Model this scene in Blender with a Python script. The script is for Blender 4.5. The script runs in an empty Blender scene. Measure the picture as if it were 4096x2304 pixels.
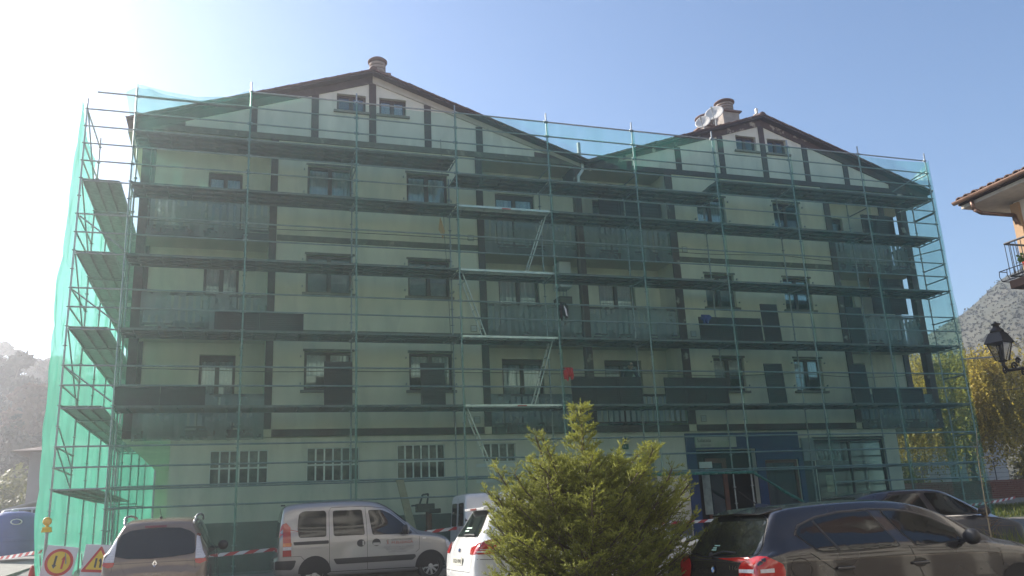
import bpy, bmesh, math, random
from mathutils import Vector, Matrix
from mathutils.bvhtree import BVHTree
R = math.radians
random.seed(7)
S = bpy.context.scene
COL = S.collection

# ------------------------------------------------------------------ camera, sky, sun, exposure
def cam_axes(yaw, pitch, roll):
    cy, sy, cp, sp = math.cos(yaw), math.sin(yaw), math.cos(pitch), math.sin(pitch)
    f = Vector((-sy*cp, cy*cp, sp)); r = Vector((cy, sy, 0)); u = r.cross(f)
    c, s = math.cos(roll), math.sin(roll)
    return c*r + s*u, -s*r + c*u, f
CAM = Vector((2.8617, -23.3292, 0.7051))
cr, cu, cf = cam_axes(-0.32006, 0.26781, -0.04769)
cd = bpy.data.cameras.new('camera'); co = bpy.data.objects.new('camera', cd); COL.objects.link(co)
cd.sensor_width = 36; cd.lens = 3433.0/4096*36; cd.clip_start = 0.1; cd.clip_end = 3000
m = Matrix((cr, cu, -cf)).transposed().to_4x4(); m.translation = CAM
co.matrix_world = m; S.camera = co

SUN_AZ, SUN_EL = -40.0, 30.0           # azimuth from +Y, negative towards -X
W = bpy.data.worlds.new('World'); S.world = W; W.use_nodes = True
nt = W.node_tree; nt.nodes.clear()
sky = nt.nodes.new('ShaderNodeTexSky'); sky.sky_type = 'NISHITA'; sky.sun_disc = False
sky.sun_elevation = R(SUN_EL); sky.sun_rotation = R(SUN_AZ); sky.dust_density = .5; sky.air_density = 1.0; sky.ozone_density = 3.2; sky.altitude = 200
bg = nt.nodes.new('ShaderNodeBackground'); bg.inputs[1].default_value = 0.10
wo = nt.nodes.new('ShaderNodeOutputWorld')
nt.links.new(sky.outputs[0], bg.inputs[0]); nt.links.new(bg.outputs[0], wo.inputs[0])
sd = bpy.data.lights.new('sun', 'SUN'); sd.energy = 5.0; sd.angle = R(0.53); sd.color = (1, .93, .82)
so = bpy.data.objects.new('sun', sd); COL.objects.link(so)
a, e = R(SUN_AZ), R(SUN_EL)
SUND = Vector((math.sin(a)*math.cos(e), math.cos(a)*math.cos(e), math.sin(e)))
so.rotation_euler = SUND.to_track_quat('Z', 'Y').to_euler(); so.location = (-30, 40, 40)
vs = S.view_settings; vs.view_transform = 'Standard'; vs.look = 'None'; vs.gamma = 1; vs.use_curve_mapping = False
vs.exposure = 1.05
cy = S.cycles; cy.use_denoising = True; cy.max_bounces = 8; cy.transparent_max_bounces = 24; cy.volume_bounces = 1
cy.transmission_bounces = 6; cy.glossy_bounces = 4; cy.diffuse_bounces = 4; cy.caustics_reflective = False; cy.caustics_refractive = False
cy.sample_clamp_indirect = 6

# ------------------------------------------------------------------ helpers
def tag(o, label=None, cat=None, group=None, kind=None):
    if label: o['label'] = label
    if cat: o['category'] = cat
    if group: o['group'] = group
    if kind: o['kind'] = kind
    return o
def empty(name, loc=(0, 0, 0), rz=0.0, label=None, cat=None, group=None):
    o = bpy.data.objects.new(name, None); COL.objects.link(o); o.location = loc; o.rotation_euler = (0, 0, rz); o.empty_display_size = .2
    return tag(o, label, cat, group)
def wmat(o):
    M = Matrix.LocRotScale(o.location, o.rotation_euler, o.scale)
    return M if o.parent is None else wmat(o.parent) @ o.matrix_parent_inverse @ M
def wpar(o, p):
    """parent a mesh given in world coordinates to a thing or part placed in the world"""
    o.parent = p; o.matrix_parent_inverse = wmat(p).inverted(); return o
def link(name, mesh, parent=None, loc=None, rot=None, world=False):
    o = bpy.data.objects.new(name, mesh); COL.objects.link(o)
    if parent is not None:
        if world: wpar(o, parent)
        else: o.parent = parent
    if loc is not None: o.location = loc
    if rot is not None: o.rotation_euler = rot
    return o
class MB:
    def __init__(s): s.v = []; s.f = []; s.m = []; s.cm = 0
    def add(s, vs, fs):
        b = len(s.v); s.v += [tuple(p) for p in vs]; s.f += [[i+b for i in f] for f in fs]; s.m += [s.cm]*len(fs); return s
    def quad(s, *p): return s.add(p, [list(range(len(p)))])
    def box(s, x0, x1, y0, y1, z0, z1, M=None):
        p = [Vector((x, y, z)) for z in (z0, z1) for y in (y0, y1) for x in (x0, x1)]
        if M is not None: p = [M @ q for q in p]
        return s.add(p, [[0, 2, 3, 1], [4, 5, 7, 6], [0, 1, 5, 4], [2, 6, 7, 3], [0, 4, 6, 2], [1, 3, 7, 5]])
    def tube(s, p0, p1, r, n=8, r1=None, cap=True):
        p0, p1 = Vector(p0), Vector(p1); d = (p1-p0)
        if d.length < 1e-6: return s
        d.normalize(); u = d.orthogonal().normalized(); w = d.cross(u); r1 = r if r1 is None else r1
        vs = [p + (u*math.cos(2*math.pi*i/n) + w*math.sin(2*math.pi*i/n))*rr for p, rr in ((p0, r), (p1, r1)) for i in range(n)]
        fs = [[i, (i+1) % n, n+(i+1) % n, n+i] for i in range(n)]
        if cap: fs += [list(range(n))[::-1], list(range(n, 2*n))]
        return s.add(vs, fs)
    def path(s, pts, r, n=6, rf=None):
        for i in range(len(pts)-1):
            ra = r if rf is None else rf(i/(len(pts)-1)); rb = r if rf is None else rf((i+1)/(len(pts)-1))
            s.tube(pts[i], pts[i+1], ra, n, rb)
        return s
    def lathe(s, prof, n=16, M=None, sx=1, sy=1):
        vs = []
        for r, z in prof:
            for i in range(n):
                q = Vector((r*math.cos(2*math.pi*i/n)*sx, r*math.sin(2*math.pi*i/n)*sy, z)); vs.append(M @ q if M is not None else q)
        k = len(prof); fs = [[j*n+i, j*n+(i+1) % n, (j+1)*n+(i+1) % n, (j+1)*n+i] for j in range(k-1) for i in range(n)]
        fs += [list(range(n))[::-1], [(k-1)*n+i for i in range(n)]]
        return s.add(vs, fs)
    def prism(s, poly, y0, y1, M=None):
        """poly of (x,z) extruded along y"""
        n = len(poly); p = [Vector((x, y, z)) for y in (y0, y1) for x, z in poly]
        if M is not None: p = [M @ q for q in p]
        return s.add(p, [list(range(n)), list(range(n, 2*n))[::-1]] + [[i, n+i, n+(i+1) % n, (i+1) % n] for i in range(n)])
    def mesh(s, name, mats, smooth=False, fix=True):
        me = bpy.data.meshes.new(name); me.from_pydata(s.v, [], s.f)
        for q in (mats if isinstance(mats, (list, tuple)) else [mats]): me.materials.append(q)
        if isinstance(mats, (list, tuple)) and len(mats) > 1: me.polygons.foreach_set('material_index', s.m)
        if fix and len(s.f) < 20000:
            bm = bmesh.new(); bm.from_mesh(me); bmesh.ops.recalc_face_normals(bm, faces=bm.faces); bm.to_mesh(me); bm.free()
        if smooth: me.polygons.foreach_set('use_smooth', [True]*len(me.polygons))
        me.update(); return me
    def build(s, name, mats, parent=None, smooth=False, world=True, loc=None, rot=None):
        return link(name, s.mesh(name, mats, smooth), parent, loc, rot, world and parent is not None)
def lrp(a_, b_, t): return a_+(b_-a_)*t
def bevel(o, w=.01, seg=2):
    b = o.modifiers.new('bevel', 'BEVEL'); b.width = w; b.segments = seg; b.limit_method = 'ANGLE'; return o

# ------------------------------------------------------------------ materials
MATS = {}
def new_mat(name):
    mt = bpy.data.materials.new(name); mt.use_nodes = True; n = mt.node_tree; n.nodes.clear()
    out = n.nodes.new('ShaderNodeOutputMaterial'); return mt, n, out
def N(n, t, **kw):
    x = n.nodes.new(t)
    for k, v in kw.items():
        if hasattr(x, k): setattr(x, k, v)
    return x
def mat(name, col, rough=.6, metal=0.0, var=.12, scale=6.0, bump=.0, bscale=None, spec=.5, coat=0.0, stain=None, stain_amt=.5, stain_scale=2.0, stain_pos=.5, streak=None, emis=None):
    if name in MATS: return MATS[name]
    mt, n, out = new_mat(name); L = n.links.new
    p = N(n, 'ShaderNodeBsdfPrincipled'); p.inputs['Roughness'].default_value = rough; p.inputs['Metallic'].default_value = metal
    p.inputs['Specular IOR Level'].default_value = spec; p.inputs['Coat Weight'].default_value = coat; p.inputs['Coat Roughness'].default_value = .05
    tc = N(n, 'ShaderNodeTexCoord'); nz = N(n, 'ShaderNodeTexNoise'); nz.inputs['Scale'].default_value = scale; nz.inputs['Detail'].default_value = 6
    L(tc.outputs['Object'], nz.inputs['Vector'])
    mr = N(n, 'ShaderNodeMapRange'); mr.inputs[1].default_value = .25; mr.inputs[2].default_value = .75; mr.inputs[3].default_value = 1-var; mr.inputs[4].default_value = 1+var
    L(nz.outputs[0], mr.inputs[0])
    mx = N(n, 'ShaderNodeVectorMath', operation='SCALE'); mx.inputs[0].default_value = col; L(mr.outputs[0], mx.inputs['Scale'])
    csrc = mx.outputs[0]
    if stain is not None:
        n2 = N(n, 'ShaderNodeTexNoise'); n2.inputs['Scale'].default_value = stain_scale; n2.inputs['Detail'].default_value = 8
        mp = N(n, 'ShaderNodeMapping'); mp.inputs['Scale'].default_value = streak or (1, 1, 1); L(tc.outputs['Object'], mp.inputs[0]); L(mp.outputs[0], n2.inputs['Vector'])
        r2 = N(n, 'ShaderNodeMapRange'); r2.inputs[1].default_value = stain_pos; r2.inputs[2].default_value = stain_pos+.06; r2.inputs[3].default_value = 0; r2.inputs[4].default_value = stain_amt
        L(n2.outputs[0], r2.inputs[0])
        mm = N(n, 'ShaderNodeMix', data_type='RGBA'); L(r2.outputs[0], mm.inputs[0]); L(csrc, mm.inputs[6]); mm.inputs[7].default_value = (*stain, 1); csrc = mm.outputs[2]
    L(csrc, p.inputs['Base Color'])
    rr = N(n, 'ShaderNodeMapRange'); rr.inputs[3].default_value = max(0, rough-.08); rr.inputs[4].default_value = min(1, rough+.1); L(nz.outputs[0], rr.inputs[0]); L(rr.outputs[0], p.inputs['Roughness'])
    if bump:
        nb = N(n, 'ShaderNodeTexNoise'); nb.inputs['Scale'].default_value = bscale or scale*8; nb.inputs['Detail'].default_value = 4; L(tc.outputs['Object'], nb.inputs['Vector'])
        bp = N(n, 'ShaderNodeBump'); bp.inputs['Strength'].default_value = bump; bp.inputs['Distance'].default_value = .02; L(nb.outputs[0], bp.inputs['Height']); L(bp.outputs[0], p.inputs['Normal'])
    if emis: p.inputs['Emission Color'].default_value = (*emis[:3], 1); p.inputs['Emission Strength'].default_value = emis[3]
    L(p.outputs[0], out.inputs[0]); MATS[name] = mt; return mt
def leaf_mat(name, c1, c2, scale=3.0, trans=.35, rough=.55):
    if name in MATS: return MATS[name]
    mt, n, out = new_mat(name); L = n.links.new
    at = N(n, 'ShaderNodeAttribute', attribute_name='tone'); tc = N(n, 'ShaderNodeTexCoord')
    mx = N(n, 'ShaderNodeMix', data_type='RGBA'); mx.inputs[6].default_value = (*c1, 1); mx.inputs[7].default_value = (*c2, 1); L(at.outputs['Fac'], mx.inputs[0])
    d = N(n, 'ShaderNodeBsdfPrincipled'); d.inputs['Roughness'].default_value = rough; d.inputs['Specular IOR Level'].default_value = .3; L(mx.outputs[2], d.inputs['Base Color'])
    t = N(n, 'ShaderNodeBsdfTranslucent'); L(mx.outputs[2], t.inputs[0])
    s = N(n, 'ShaderNodeMixShader'); s.inputs[0].default_value = trans; L(d.outputs[0], s.inputs[1]); L(t.outputs[0], s.inputs[2]); L(s.outputs[0], out.inputs[0])
    MATS[name] = mt; return mt
def sheet_mat(name, col, tint, clear=.6, var=.15, scale=.8, stretch=(1, 1, .25), diff=.5):
    """woven net or plastic: partly open, the threads scatter light on both sides"""
    mt, n, out = new_mat(name); L = n.links.new
    tc = N(n, 'ShaderNodeTexCoord'); mp = N(n, 'ShaderNodeMapping'); mp.inputs['Scale'].default_value = stretch; L(tc.outputs['Object'], mp.inputs[0])
    nz = N(n, 'ShaderNodeTexNoise'); nz.inputs['Scale'].default_value = scale; nz.inputs['Detail'].default_value = 7; L(mp.outputs[0], nz.inputs['Vector'])
    mr = N(n, 'ShaderNodeMapRange'); mr.inputs[1].default_value = .3; mr.inputs[2].default_value = .7; mr.inputs[3].default_value = clear-var; mr.inputs[4].default_value = clear+var; L(nz.outputs[0], mr.inputs[0])
    t = N(n, 'ShaderNodeBsdfTransparent'); t.inputs[0].default_value = (*tint, 1)
    d = N(n, 'ShaderNodeBsdfDiffuse'); d.inputs[0].default_value = (*col, 1); tr = N(n, 'ShaderNodeBsdfTranslucent'); tr.inputs[0].default_value = (*col, 1)
    g = N(n, 'ShaderNodeBsdfGlossy'); g.inputs[0].default_value = (.6, .8, .75, 1); g.inputs[1].default_value = .35
    a1 = N(n, 'ShaderNodeMixShader'); a1.inputs[0].default_value = 1-diff; L(d.outputs[0], a1.inputs[1]); L(tr.outputs[0], a1.inputs[2])
    a2 = N(n, 'ShaderNodeMixShader'); a2.inputs[0].default_value = .06; L(a1.outputs[0], a2.inputs[1]); L(g.outputs[0], a2.inputs[2])
    mx = N(n, 'ShaderNodeMixShader'); L(mr.outputs[0], mx.inputs[0]); L(a2.outputs[0], mx.inputs[1]); L(t.outputs[0], mx.inputs[2]); L(mx.outputs[0], out.inputs[0])
    MATS[name] = mt; return mt
def glass_mat(name, tint=(.85, .9, .92), refl=1.0, dark=.95):
    mt, n, out = new_mat(name); L = n.links.new
    fr = N(n, 'ShaderNodeFresnel'); fr.inputs[0].default_value = 1.55
    g = N(n, 'ShaderNodeBsdfGlossy'); g.inputs[1].default_value = .015; t = N(n, 'ShaderNodeBsdfTransparent'); t.inputs[0].default_value = (*[c*dark for c in tint], 1)
    mm = N(n, 'ShaderNodeMath', operation='MULTIPLY_ADD'); mm.inputs[1].default_value = 1.1*refl; mm.inputs[2].default_value = .05*refl; L(fr.outputs[0], mm.inputs[0])
    s = N(n, 'ShaderNodeMixShader'); L(mm.outputs[0], s.inputs[0]); L(t.outputs[0], s.inputs[1]); L(g.outputs[0], s.inputs[2]); L(s.outputs[0], out.inputs[0])
    MATS[name] = mt; return mt

plaster = mat('plaster_cream', (.72, .67, .53), .85, var=.10, scale=1.0, bump=.15, bscale=60, stain=(.58, .55, .45), stain_amt=.4, stain_scale=1.5, stain_pos=.54, streak=(1.3, 1, .35))
plaster_pale = mat('plaster_pale', (.72, .68, .58), .85, var=.08, scale=1.2, bump=.12, bscale=60, stain=(.55, .53, .45), stain_amt=.35, stain_scale=1.6, stain_pos=.56, streak=(1.3, 1, .4))
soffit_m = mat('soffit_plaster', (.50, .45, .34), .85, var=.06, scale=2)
timber = mat('timber_dark', (.055, .033, .032), .6, var=.35, scale=9, bump=.3, bscale=30)
timber_peel = mat('timber_peeling', (.085, .05, .045), .65, var=.3, scale=8, bump=.3, stain=(.52, .46, .38), stain_amt=.9, stain_scale=2.1, stain_pos=.60)
render_bare = mat('render_bare', (.50, .45, .38), .8, var=.08, scale=3, stain=(.085, .05, .045), stain_amt=.95, stain_scale=1.4, stain_pos=.62)
band_m = mat('band_stripped', (.13, .12, .09), .8, var=.35, scale=5, bump=.4, stain=(.33, .31, .22), stain_amt=.6, stain_scale=4, stain_pos=.6)
plinth_m = mat('plinth_grey', (.17, .17, .15), .8, var=.15, scale=3, bump=.2)
tile_m = mat('roof_tile', (.14, .075, .06), .75, var=.35, scale=5, bump=.25)
tile_old = mat('roof_tile_brown', (.17, .10, .075), .8, var=.4, scale=7, bump=.25)
steel = mat('galvanised_steel', (.33, .35, .35), .42, .75, var=.18, scale=14)
steel_deck = mat('deck_steel', (.15, .155, .15), .6, .3, var=.25, scale=7, bump=.2, stain=(.18, .15, .11), stain_amt=.6, stain_scale=5, stain_pos=.58)
side_deck_lit = mat('side_deck_lit_steel', (.30, .32, .30), .6, .2, var=.25, scale=7)  # paler than the front decks: haze and net glow put into the colour
alu = mat('aluminium', (.66, .67, .67), .35, .6, var=.1, scale=10)
net_m = sheet_mat('net_green', (.05, .31, .24), (.83, .96, .905), clear=.81, var=.09, scale=1.6, stretch=(1, 1, .22))
net_side_m = sheet_mat('net_green_side', (.11, .45, .32), (.64, .93, .83), clear=.28, var=.12, diff=.35)
plastic_m = sheet_mat('plastic_sheet', (.42, .46, .47), (.9, .93, .95), clear=.60, var=.06, scale=1.5, stretch=(1, 1, 1))
pane_m = glass_mat('window_pane'); frame_m = mat('window_frame_brown', (.055, .032, .025), .5, var=.2)
curtain_m = mat('curtain', (.80, .83, .88), .9, var=.08, scale=5)
blind_sky_m = mat('blind_sky_reflection', (.58, .68, .85), .7, var=.06, scale=4)  # sky reflection in the upper panes is put into this blue
dark_m = mat('dark_interior', (.02, .02, .022), .9, var=.1)
white_p = mat('white_paint', (.72, .72, .70), .5, var=.06, scale=4)
slat_m = mat('balcony_slat', (.52, .53, .52), .6, var=.12, scale=5)
brown_door = mat('varnished_wood', (.16, .055, .03), .45, var=.25, scale=5, bump=.1)
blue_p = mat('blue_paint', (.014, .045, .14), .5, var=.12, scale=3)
shutter_m = mat('shutter_wood', (.022, .015, .016), .55, var=.25, scale=6)
asphalt = mat('asphalt', (.17, .16, .148), .85, var=.22, scale=2.5, bump=.35, bscale=90, stain=(.11, .105, .10), stain_amt=.6, stain_scale=.35, stain_pos=.55)
paving = mat('paving', (.24, .225, .2), .85, var=.18, scale=3, bump=.25, bscale=60)
black_pl = mat('black_plastic', (.025, .025, .027), .5, var=.15, scale=8)
rubber = mat('tyre_rubber', (.02, .02, .021), .75, var=.2, scale=10, bump=.2)
chrome = mat('chrome', (.75, .75, .76), .12, 1.0, var=.03)
seam_m = mat('panel_gap', (.012, .012, .012), .8, var=.05)
carglass = mat('car_glass', (.010, .013, .013), .02, var=.0, spec=.6)
red_lens = mat('tail_lens_red', (.42, .012, .012), .12, var=.1, coat=1)
red_lens_d = mat('tail_lens_dark', (.16, .006, .008), .12, var=.1, coat=1)
clear_lens = mat('lens_clear', (.62, .60, .62), .12, var=.15, scale=40, coat=1)
orange_lens = mat('lens_orange', (.62, .16, .02), .15, var=.1, coat=1)
red_p = mat('signal_red', (.50, .035, .03), .5, var=.06); yellow_p = mat('signal_yellow', (.72, .50, .03), .5, var=.05); black_p = mat('sign_black', (.03, .03, .03), .5, var=.05)
# ------------------------------------------------------------------ ground
def gz(x, y):
    if y <= 0: return -.37 + .018*y
    if y <= 20: return -.37 + .055*y
    return .73 + .01*(y-20)
def sheet(name, xs, ys, mt, dz=0.0, parent=None, kind='structure', fn=None):
    b = MB(); nx = len(xs)
    vs = [(x, y, gz(x, y)+dz+(fn(x, y) if fn else 0)) for y in ys for x in xs]
    fs = [[j*nx+i, j*nx+i+1, (j+1)*nx+i+1, (j+1)*nx+i] for j in range(len(ys)-1) for i in range(nx-1)]
    b.add(vs, fs); o = b.build(name, mt, parent, smooth=True); tag(o, kind=kind); return o
def lin(a, b, n): return [a+(b-a)*i/n for i in range(n+1)]
sheet('ground', lin(-420, 420, 24), lin(-300, -30, 8)+lin(-25, 0, 5)+lin(2, 20, 6)+lin(30, 420, 12), asphalt)
sheet('pavement', lin(1.2, 29.5, 20), lin(-1.9, 0, 3)+[1.4], paving, .11)
k = MB()
for i in range(28):
    x = 1.2+i*1.01; k.box(x, x+.995, -2.05, -1.904, gz(x, -2)-.1, gz(x, -2)+.116)
tag(k.build('kerb', mat('kerb_stone', (.3, .29, .27), .8, var=.2, scale=4)), kind='structure')
# the lighter pavement on the left with its own kerb
b = MB(); P = [(-60, 9.3), (-2.9, 3.2), (-2.9, 30), (-60, 30)]
b.add([(x, y, gz(x, y)+.12) for x, y in P] + [(x, y, gz(x, y)-.3) for x, y in P], [[0, 1, 2, 3], [0, 4, 5, 1], [1, 5, 6, 2]])
tag(b.build('pavement', paving), kind='structure')
gm = mat('grass_ground', (.075, .10, .025), .9, var=.35, scale=1.5, bump=.5, bscale=30)
sheet('grass', lin(28, 75, 12), lin(6.5, 20, 6)+[30, 45], gm, .006, fn=lambda x, y: .28*min(1, max(0, (x-28)/4))*min(1, max(0, (y-6.5)/2)))
def blades(name, n, area, h, mt, zf, seed=1, w=.02):
    rn = random.Random(seed); b = MB(); tone = []
    for i in range(n):
        x = rn.uniform(area[0], area[1]); y = rn.uniform(area[2], area[3]); z = zf(x, y); a = rn.uniform(0, 6.28); hh = h*rn.uniform(.5, 1.3)
        dx, dy = math.cos(a)*w, math.sin(a)*w; lx, ly = rn.uniform(-.4, .4)*hh, rn.uniform(-.4, .4)*hh
        b.add([(x-dx, y-dy, z), (x+dx, y+dy, z), (x+lx, y+ly, z+hh)], [[0, 1, 2]]); tone.append(rn.random())
    o = b.build(name, mt); at = o.data.attributes.new('tone', 'FLOAT', 'FACE'); at.data.foreach_set('value', tone); return o
grass_m = leaf_mat('grass_blades', (.06, .11, .015), (.22, .22, .03))
gh = lambda x, y: gz(x, y)+.28*min(1, max(0, (x-28)/4))*min(1, max(0, (y-6.5)/2))
tag(blades('grass_tufts', 14000, (31, 62, 6.6, 13), .16, grass_m, gh, 3, .03), 'short sunlit green grass on the bank below the brick wall', 'grass', kind='stuff')

# ------------------------------------------------------------------ apartment building
YW, YR, YB = 1.35, 2.45, 13.0
APX = (6.685, 20.975); SL = .345; ZA = 14.83; XE0, XE1, XV = -.35, 28.15, 13.83
def ztop(x): return ZA - SL*min(abs(x-APX[0]), abs(x-APX[1]))
bld = empty('apartment_building', (13.5, 1.35, gz(13, 1.35)), label='long cream four storey building with two gables and dark timber posts behind green netting', cat='building')
def part(name, mb, mt, parent=None, smooth=False): return mb.build(name, mt, parent or bld, smooth)
def wall_grid(mb, y, x0, x1, z0, z1, ops, depth=.24, flip=False):
    xs = sorted({x0, x1} | {v for o in ops for v in o[:2]}); zs = sorted({z0, z1} | {v for o in ops for v in o[2:4]})
    for i in range(len(xs)-1):
        for j in range(len(zs)-1):
            cx, cz = (xs[i]+xs[i+1])/2, (zs[j]+zs[j+1])/2
            if any(o[0] < cx < o[1] and o[2] < cz < o[3] for o in ops): continue
            mb.quad((xs[i], y, zs[j]), (xs[i+1], y, zs[j]), (xs[i+1], y, zs[j+1]), (xs[i], y, zs[j+1]))
    for a, b_, c, d in [o[:4] for o in ops]:
        y2 = y+depth
        mb.quad((a, y, c), (a, y2, c), (a, y2, d), (a, y, d)); mb.quad((b_, y, c), (b_, y, d), (b_, y2, d), (b_, y2, c))
        mb.quad((a, y, c), (b_, y, c), (b_, y2, c), (a, y2, c)); mb.quad((a, y, d), (a, y2, d), (b_, y2, d), (b_, y, d))
def window(x0, x1, z0, z1, y, style='curtain', sill=True, mull=1, name='window', head=.0, fm=None, seed=0, cover=1.0):
    """brown timber window set back in its opening: frame > panes, curtain, sill"""
    fm = fm or frame_m; rn = random.Random(int(x0*97+z0*31+seed)); yf = y+.13; f = MB(); t = .075
    f.box(x0, x0+t, yf, yf+.06, z0, z1); f.box(x1-t, x1, yf, yf+.06, z0, z1); f.box(x0+t, x1-t, yf, yf+.06, z0, z0+t); f.box(x0+t, x1-t, yf, yf+.06, z1-t-head, z1)
    n = mull+1; w = (x1-x0-2*t)/n
    for i in range(1, n): f.box(x0+t+w*i-.06, x0+t+w*i+.06, yf-.005, yf+.055, z0+t, z1-t-head)
    o = part(name, f, fm)
    for i in range(n):
        a, b_ = x0+t+w*i+(.06 if i else 0), x0+t+w*(i+1)-(.06 if i < n-1 else 0)
        MB().box(a-.01, b_+.01, yf+.025, yf+.033, z0+t-.01, z1-t-head+.01).build('pane', pane_m, o)
        if style == 'curtain':
            c = MB(); m_ = 14; zz = z0+t+(z1-z0-2*t-head)*(1-cover)
            pts = [(a+(b_-a)*k_/m_, yf+.11+.018*math.sin(k_*1.9+rn.random()*2)) for k_ in range(m_+1)]
            for k_ in range(m_): c.quad((*pts[k_], zz), (*pts[k_+1], zz), (*pts[k_+1], z1-t), (*pts[k_], z1-t))
            c.build('curtain', curtain_m, o, smooth=True)
        elif style == 'sky_blind':
            zz = z0+t+(z1-z0)*rn.uniform(.35, .6); MB().box(a, b_, yf+.07, yf+.08, zz, z1-t).build('sky_reflection_blind', blind_sky_m, o)
            MB().box(a, b_, yf+.14, yf+.15, z0, zz+.1).build('curtain', curtain_m, o)
    if sill: MB().box(x0-.1, x1+.1, y-.09, y+.13, z0-.07, z0-.002).build('sill', mat('sill_stone', (.20, .18, .15), .7, var=.2), o)
    return o
hinge_mesh = MB().box(-.015, .015, -.06, -.002, -.02, .03).mesh('shutter_hinge', steel)
# front walls with their openings
WL = [(4.72, 6.08), (7.74, 9.05)]; WR = [(17.95, 19.1), (21.07, 22.2)]
FZ = [(4.60, 5.72), (7.45, 8.62), (10.40, 11.46)]
stylesL = ['dark', 'sky_blind', 'curtain']; stylesR = ['pale', 'dark', 'curtain']
for (xa, xb, ws, st) in ((3.65, 10.2, WL, stylesL), (16.8, 23.5, WR, stylesR)):
    b = MB(); ops = [(w0, w1, z0, z1) for (w0, w1) in ws for (z0, z1) in FZ]
    wall_grid(b, YW, xa, xb, 3.31, 12.2, ops); b.quad((xa, YW, 3.31), (xa, YR, 3.31), (xa, YR, 12.2), (xa, YW, 12.2)); b.quad((xb, YW, 3.31), (xb, YR, 3.31), (xb, YR, 12.2), (xb, YW, 12.2))
    part('wall', b, plaster)
    for k, (z0, z1) in enumerate(FZ):
        for (w0, w1) in ws:
            s_ = 'sky_blind' if (k == 1 and w0 < 15) else ('curtain' if k == 2 or (k == 0 and w0 > 15) else 'curtain')
            o = window(w0, w1, z0, z1, YW, s_, cover={0: .62, 1: .8, 2: 1.0}[k] if k < 2 else 1.0)
            # stripped paint surround above each opening and hinge pins beside it
            s = MB(); s.box(w0-.04, w1+.06, YW-.012, YW-.002, z1+.003, z1+.07); s.build('lintel_strip', band_m, o)
            for hx in (w0-.1, w1+.1):
                for hz in (z0+.18, z1-.16): q = link('shutter_hinge', hinge_mesh, o); q.location = (hx, YW, hz)
# recess walls
b = MB(); RW = {}
for (xa, xb, ops) in ((.1, 3.65, [(1.87, 2.86)]), (10.2, 16.8, [(10.95, 12.35), (14.5, 15.85)]), (23.5, 26.97, [(24.25, 24.95)])):
    oo = []
    for k, fz in enumerate((3.5, 6.33, 9.17)):
        for (w0, w1) in ops: oo.append((w0, w1, fz+.06, fz+2.3))
    wall_grid(b, YR, xa, xb, 3.31, 12.2, oo)
    for (w0, w1, z0, z1) in oo:
        k = int((z0-3.4)/2.8)
        window(w0, w1, z0, z1, YR, 'curtain', sill=False, mull=1 if w1-w0 > .8 else 0, name='balcony_door', head=.1)
part('recess_wall', b, plaster)
# gable walls with sloping tops
for gi, ax in enumerate(APX):
    xa, xb = ((XE0+.4, XV) if gi == 0 else (XV, XE1-.9)); gw = ((5.57, 6.48), (6.9, 7.76)) if gi == 0 else ((19.87, 20.72), (21.2, 22.02))
    zw0, zw1 = 13.38, 13.97; b = MB(); xs = sorted({xa, xb, ax} | {v for w_ in gw for v in w_})
    for i in range(len(xs)-1):
        u, v = xs[i], xs[i+1]; c = (u+v)/2; tu, tv = ztop(u)-.16, ztop(v)-.16
        if any(w_[0] < c < w_[1] for w_ in gw):
            b.quad((u, YW, 12.2), (v, YW, 12.2), (v, YW, zw0), (u, YW, zw0)); b.quad((u, YW, zw1), (v, YW, zw1), (v, YW, tv), (u, YW, tu))
            for q in ((u,), (v,)): b.quad((q[0], YW, zw0), (q[0], YW+.24, zw0), (q[0], YW+.24, zw1), (q[0], YW, zw1))
            b.quad((u, YW, zw0), (v, YW, zw0), (v, YW+.24, zw0), (u, YW+.24, zw0)); b.quad((u, YW, zw1), (v, YW, zw1), (v, YW+.24, zw1), (u, YW+.24, zw1))
        else: b.quad((u, YW, 12.2), (v, YW, 12.2), (v, YW, tv), (u, YW, tu))
    part('gable_wall', b, plaster_pale)
    for j, w_ in enumerate(gw): window(w_[0], w_[1], zw0, zw1, YW, 'curtain' if (gi, j) != (0, 0) else 'blindx', mull=1)
    # timber posts, bottom beam, rake beams
    for px in ((3.1, 4.91, 6.685, 8.45, 10.16) if gi == 0 else (17.42, 19.19, 20.975, 22.77, 24.5)):
        part('timber_post', MB().box(px-.11, px+.11, YW-.035, YW-.004, 12.385, ztop(px)-.36), timber)
    part('timber_beam', MB().box(xa, xb, YW-.04, YW-.004, 12.19, 12.38), band_m if gi == 0 else timber)
    for sgn, end in ((-1, xa-.2), (1, xb+.2 if gi == 0 else XE1)):
        z0, z1 = ztop(ax)-.13, ztop(end)-.13; pk = sgn*.004
        rb = MB().prism([(ax+pk, z0), (end, z1), (end, z1-.27), (ax+pk, z0-.27)], YW-.05, YW-.006)
        part('rake_beam', rb, render_bare if (gi == 0 and sgn > 0) else (timber_peel if gi == 1 else timber))
    # eave infill at the outer ends (dark boards where the panels stop)
    e0, e1 = ((xa, 1.2) if gi == 0 else (26.4, xb)); part('eave_board', MB().prism([(e0, 12.39), (e1, 12.39), (e1, ztop(e1)-.42), (e0, max(12.40, ztop(e0)-.42))], YW-.03, YW-.008), timber)
    e0, e1 = ((12.04, XV-.02) if gi == 0 else (XV+.02, 15.6))
    part('eave_board', MB().prism([(e0, 12.39), (e1, 12.39), (e1, max(12.40, ztop(e1)-.42)), (e0, max(12.40, ztop(e0)-.42))], YW-.03, YW-.008), timber_peel)
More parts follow.
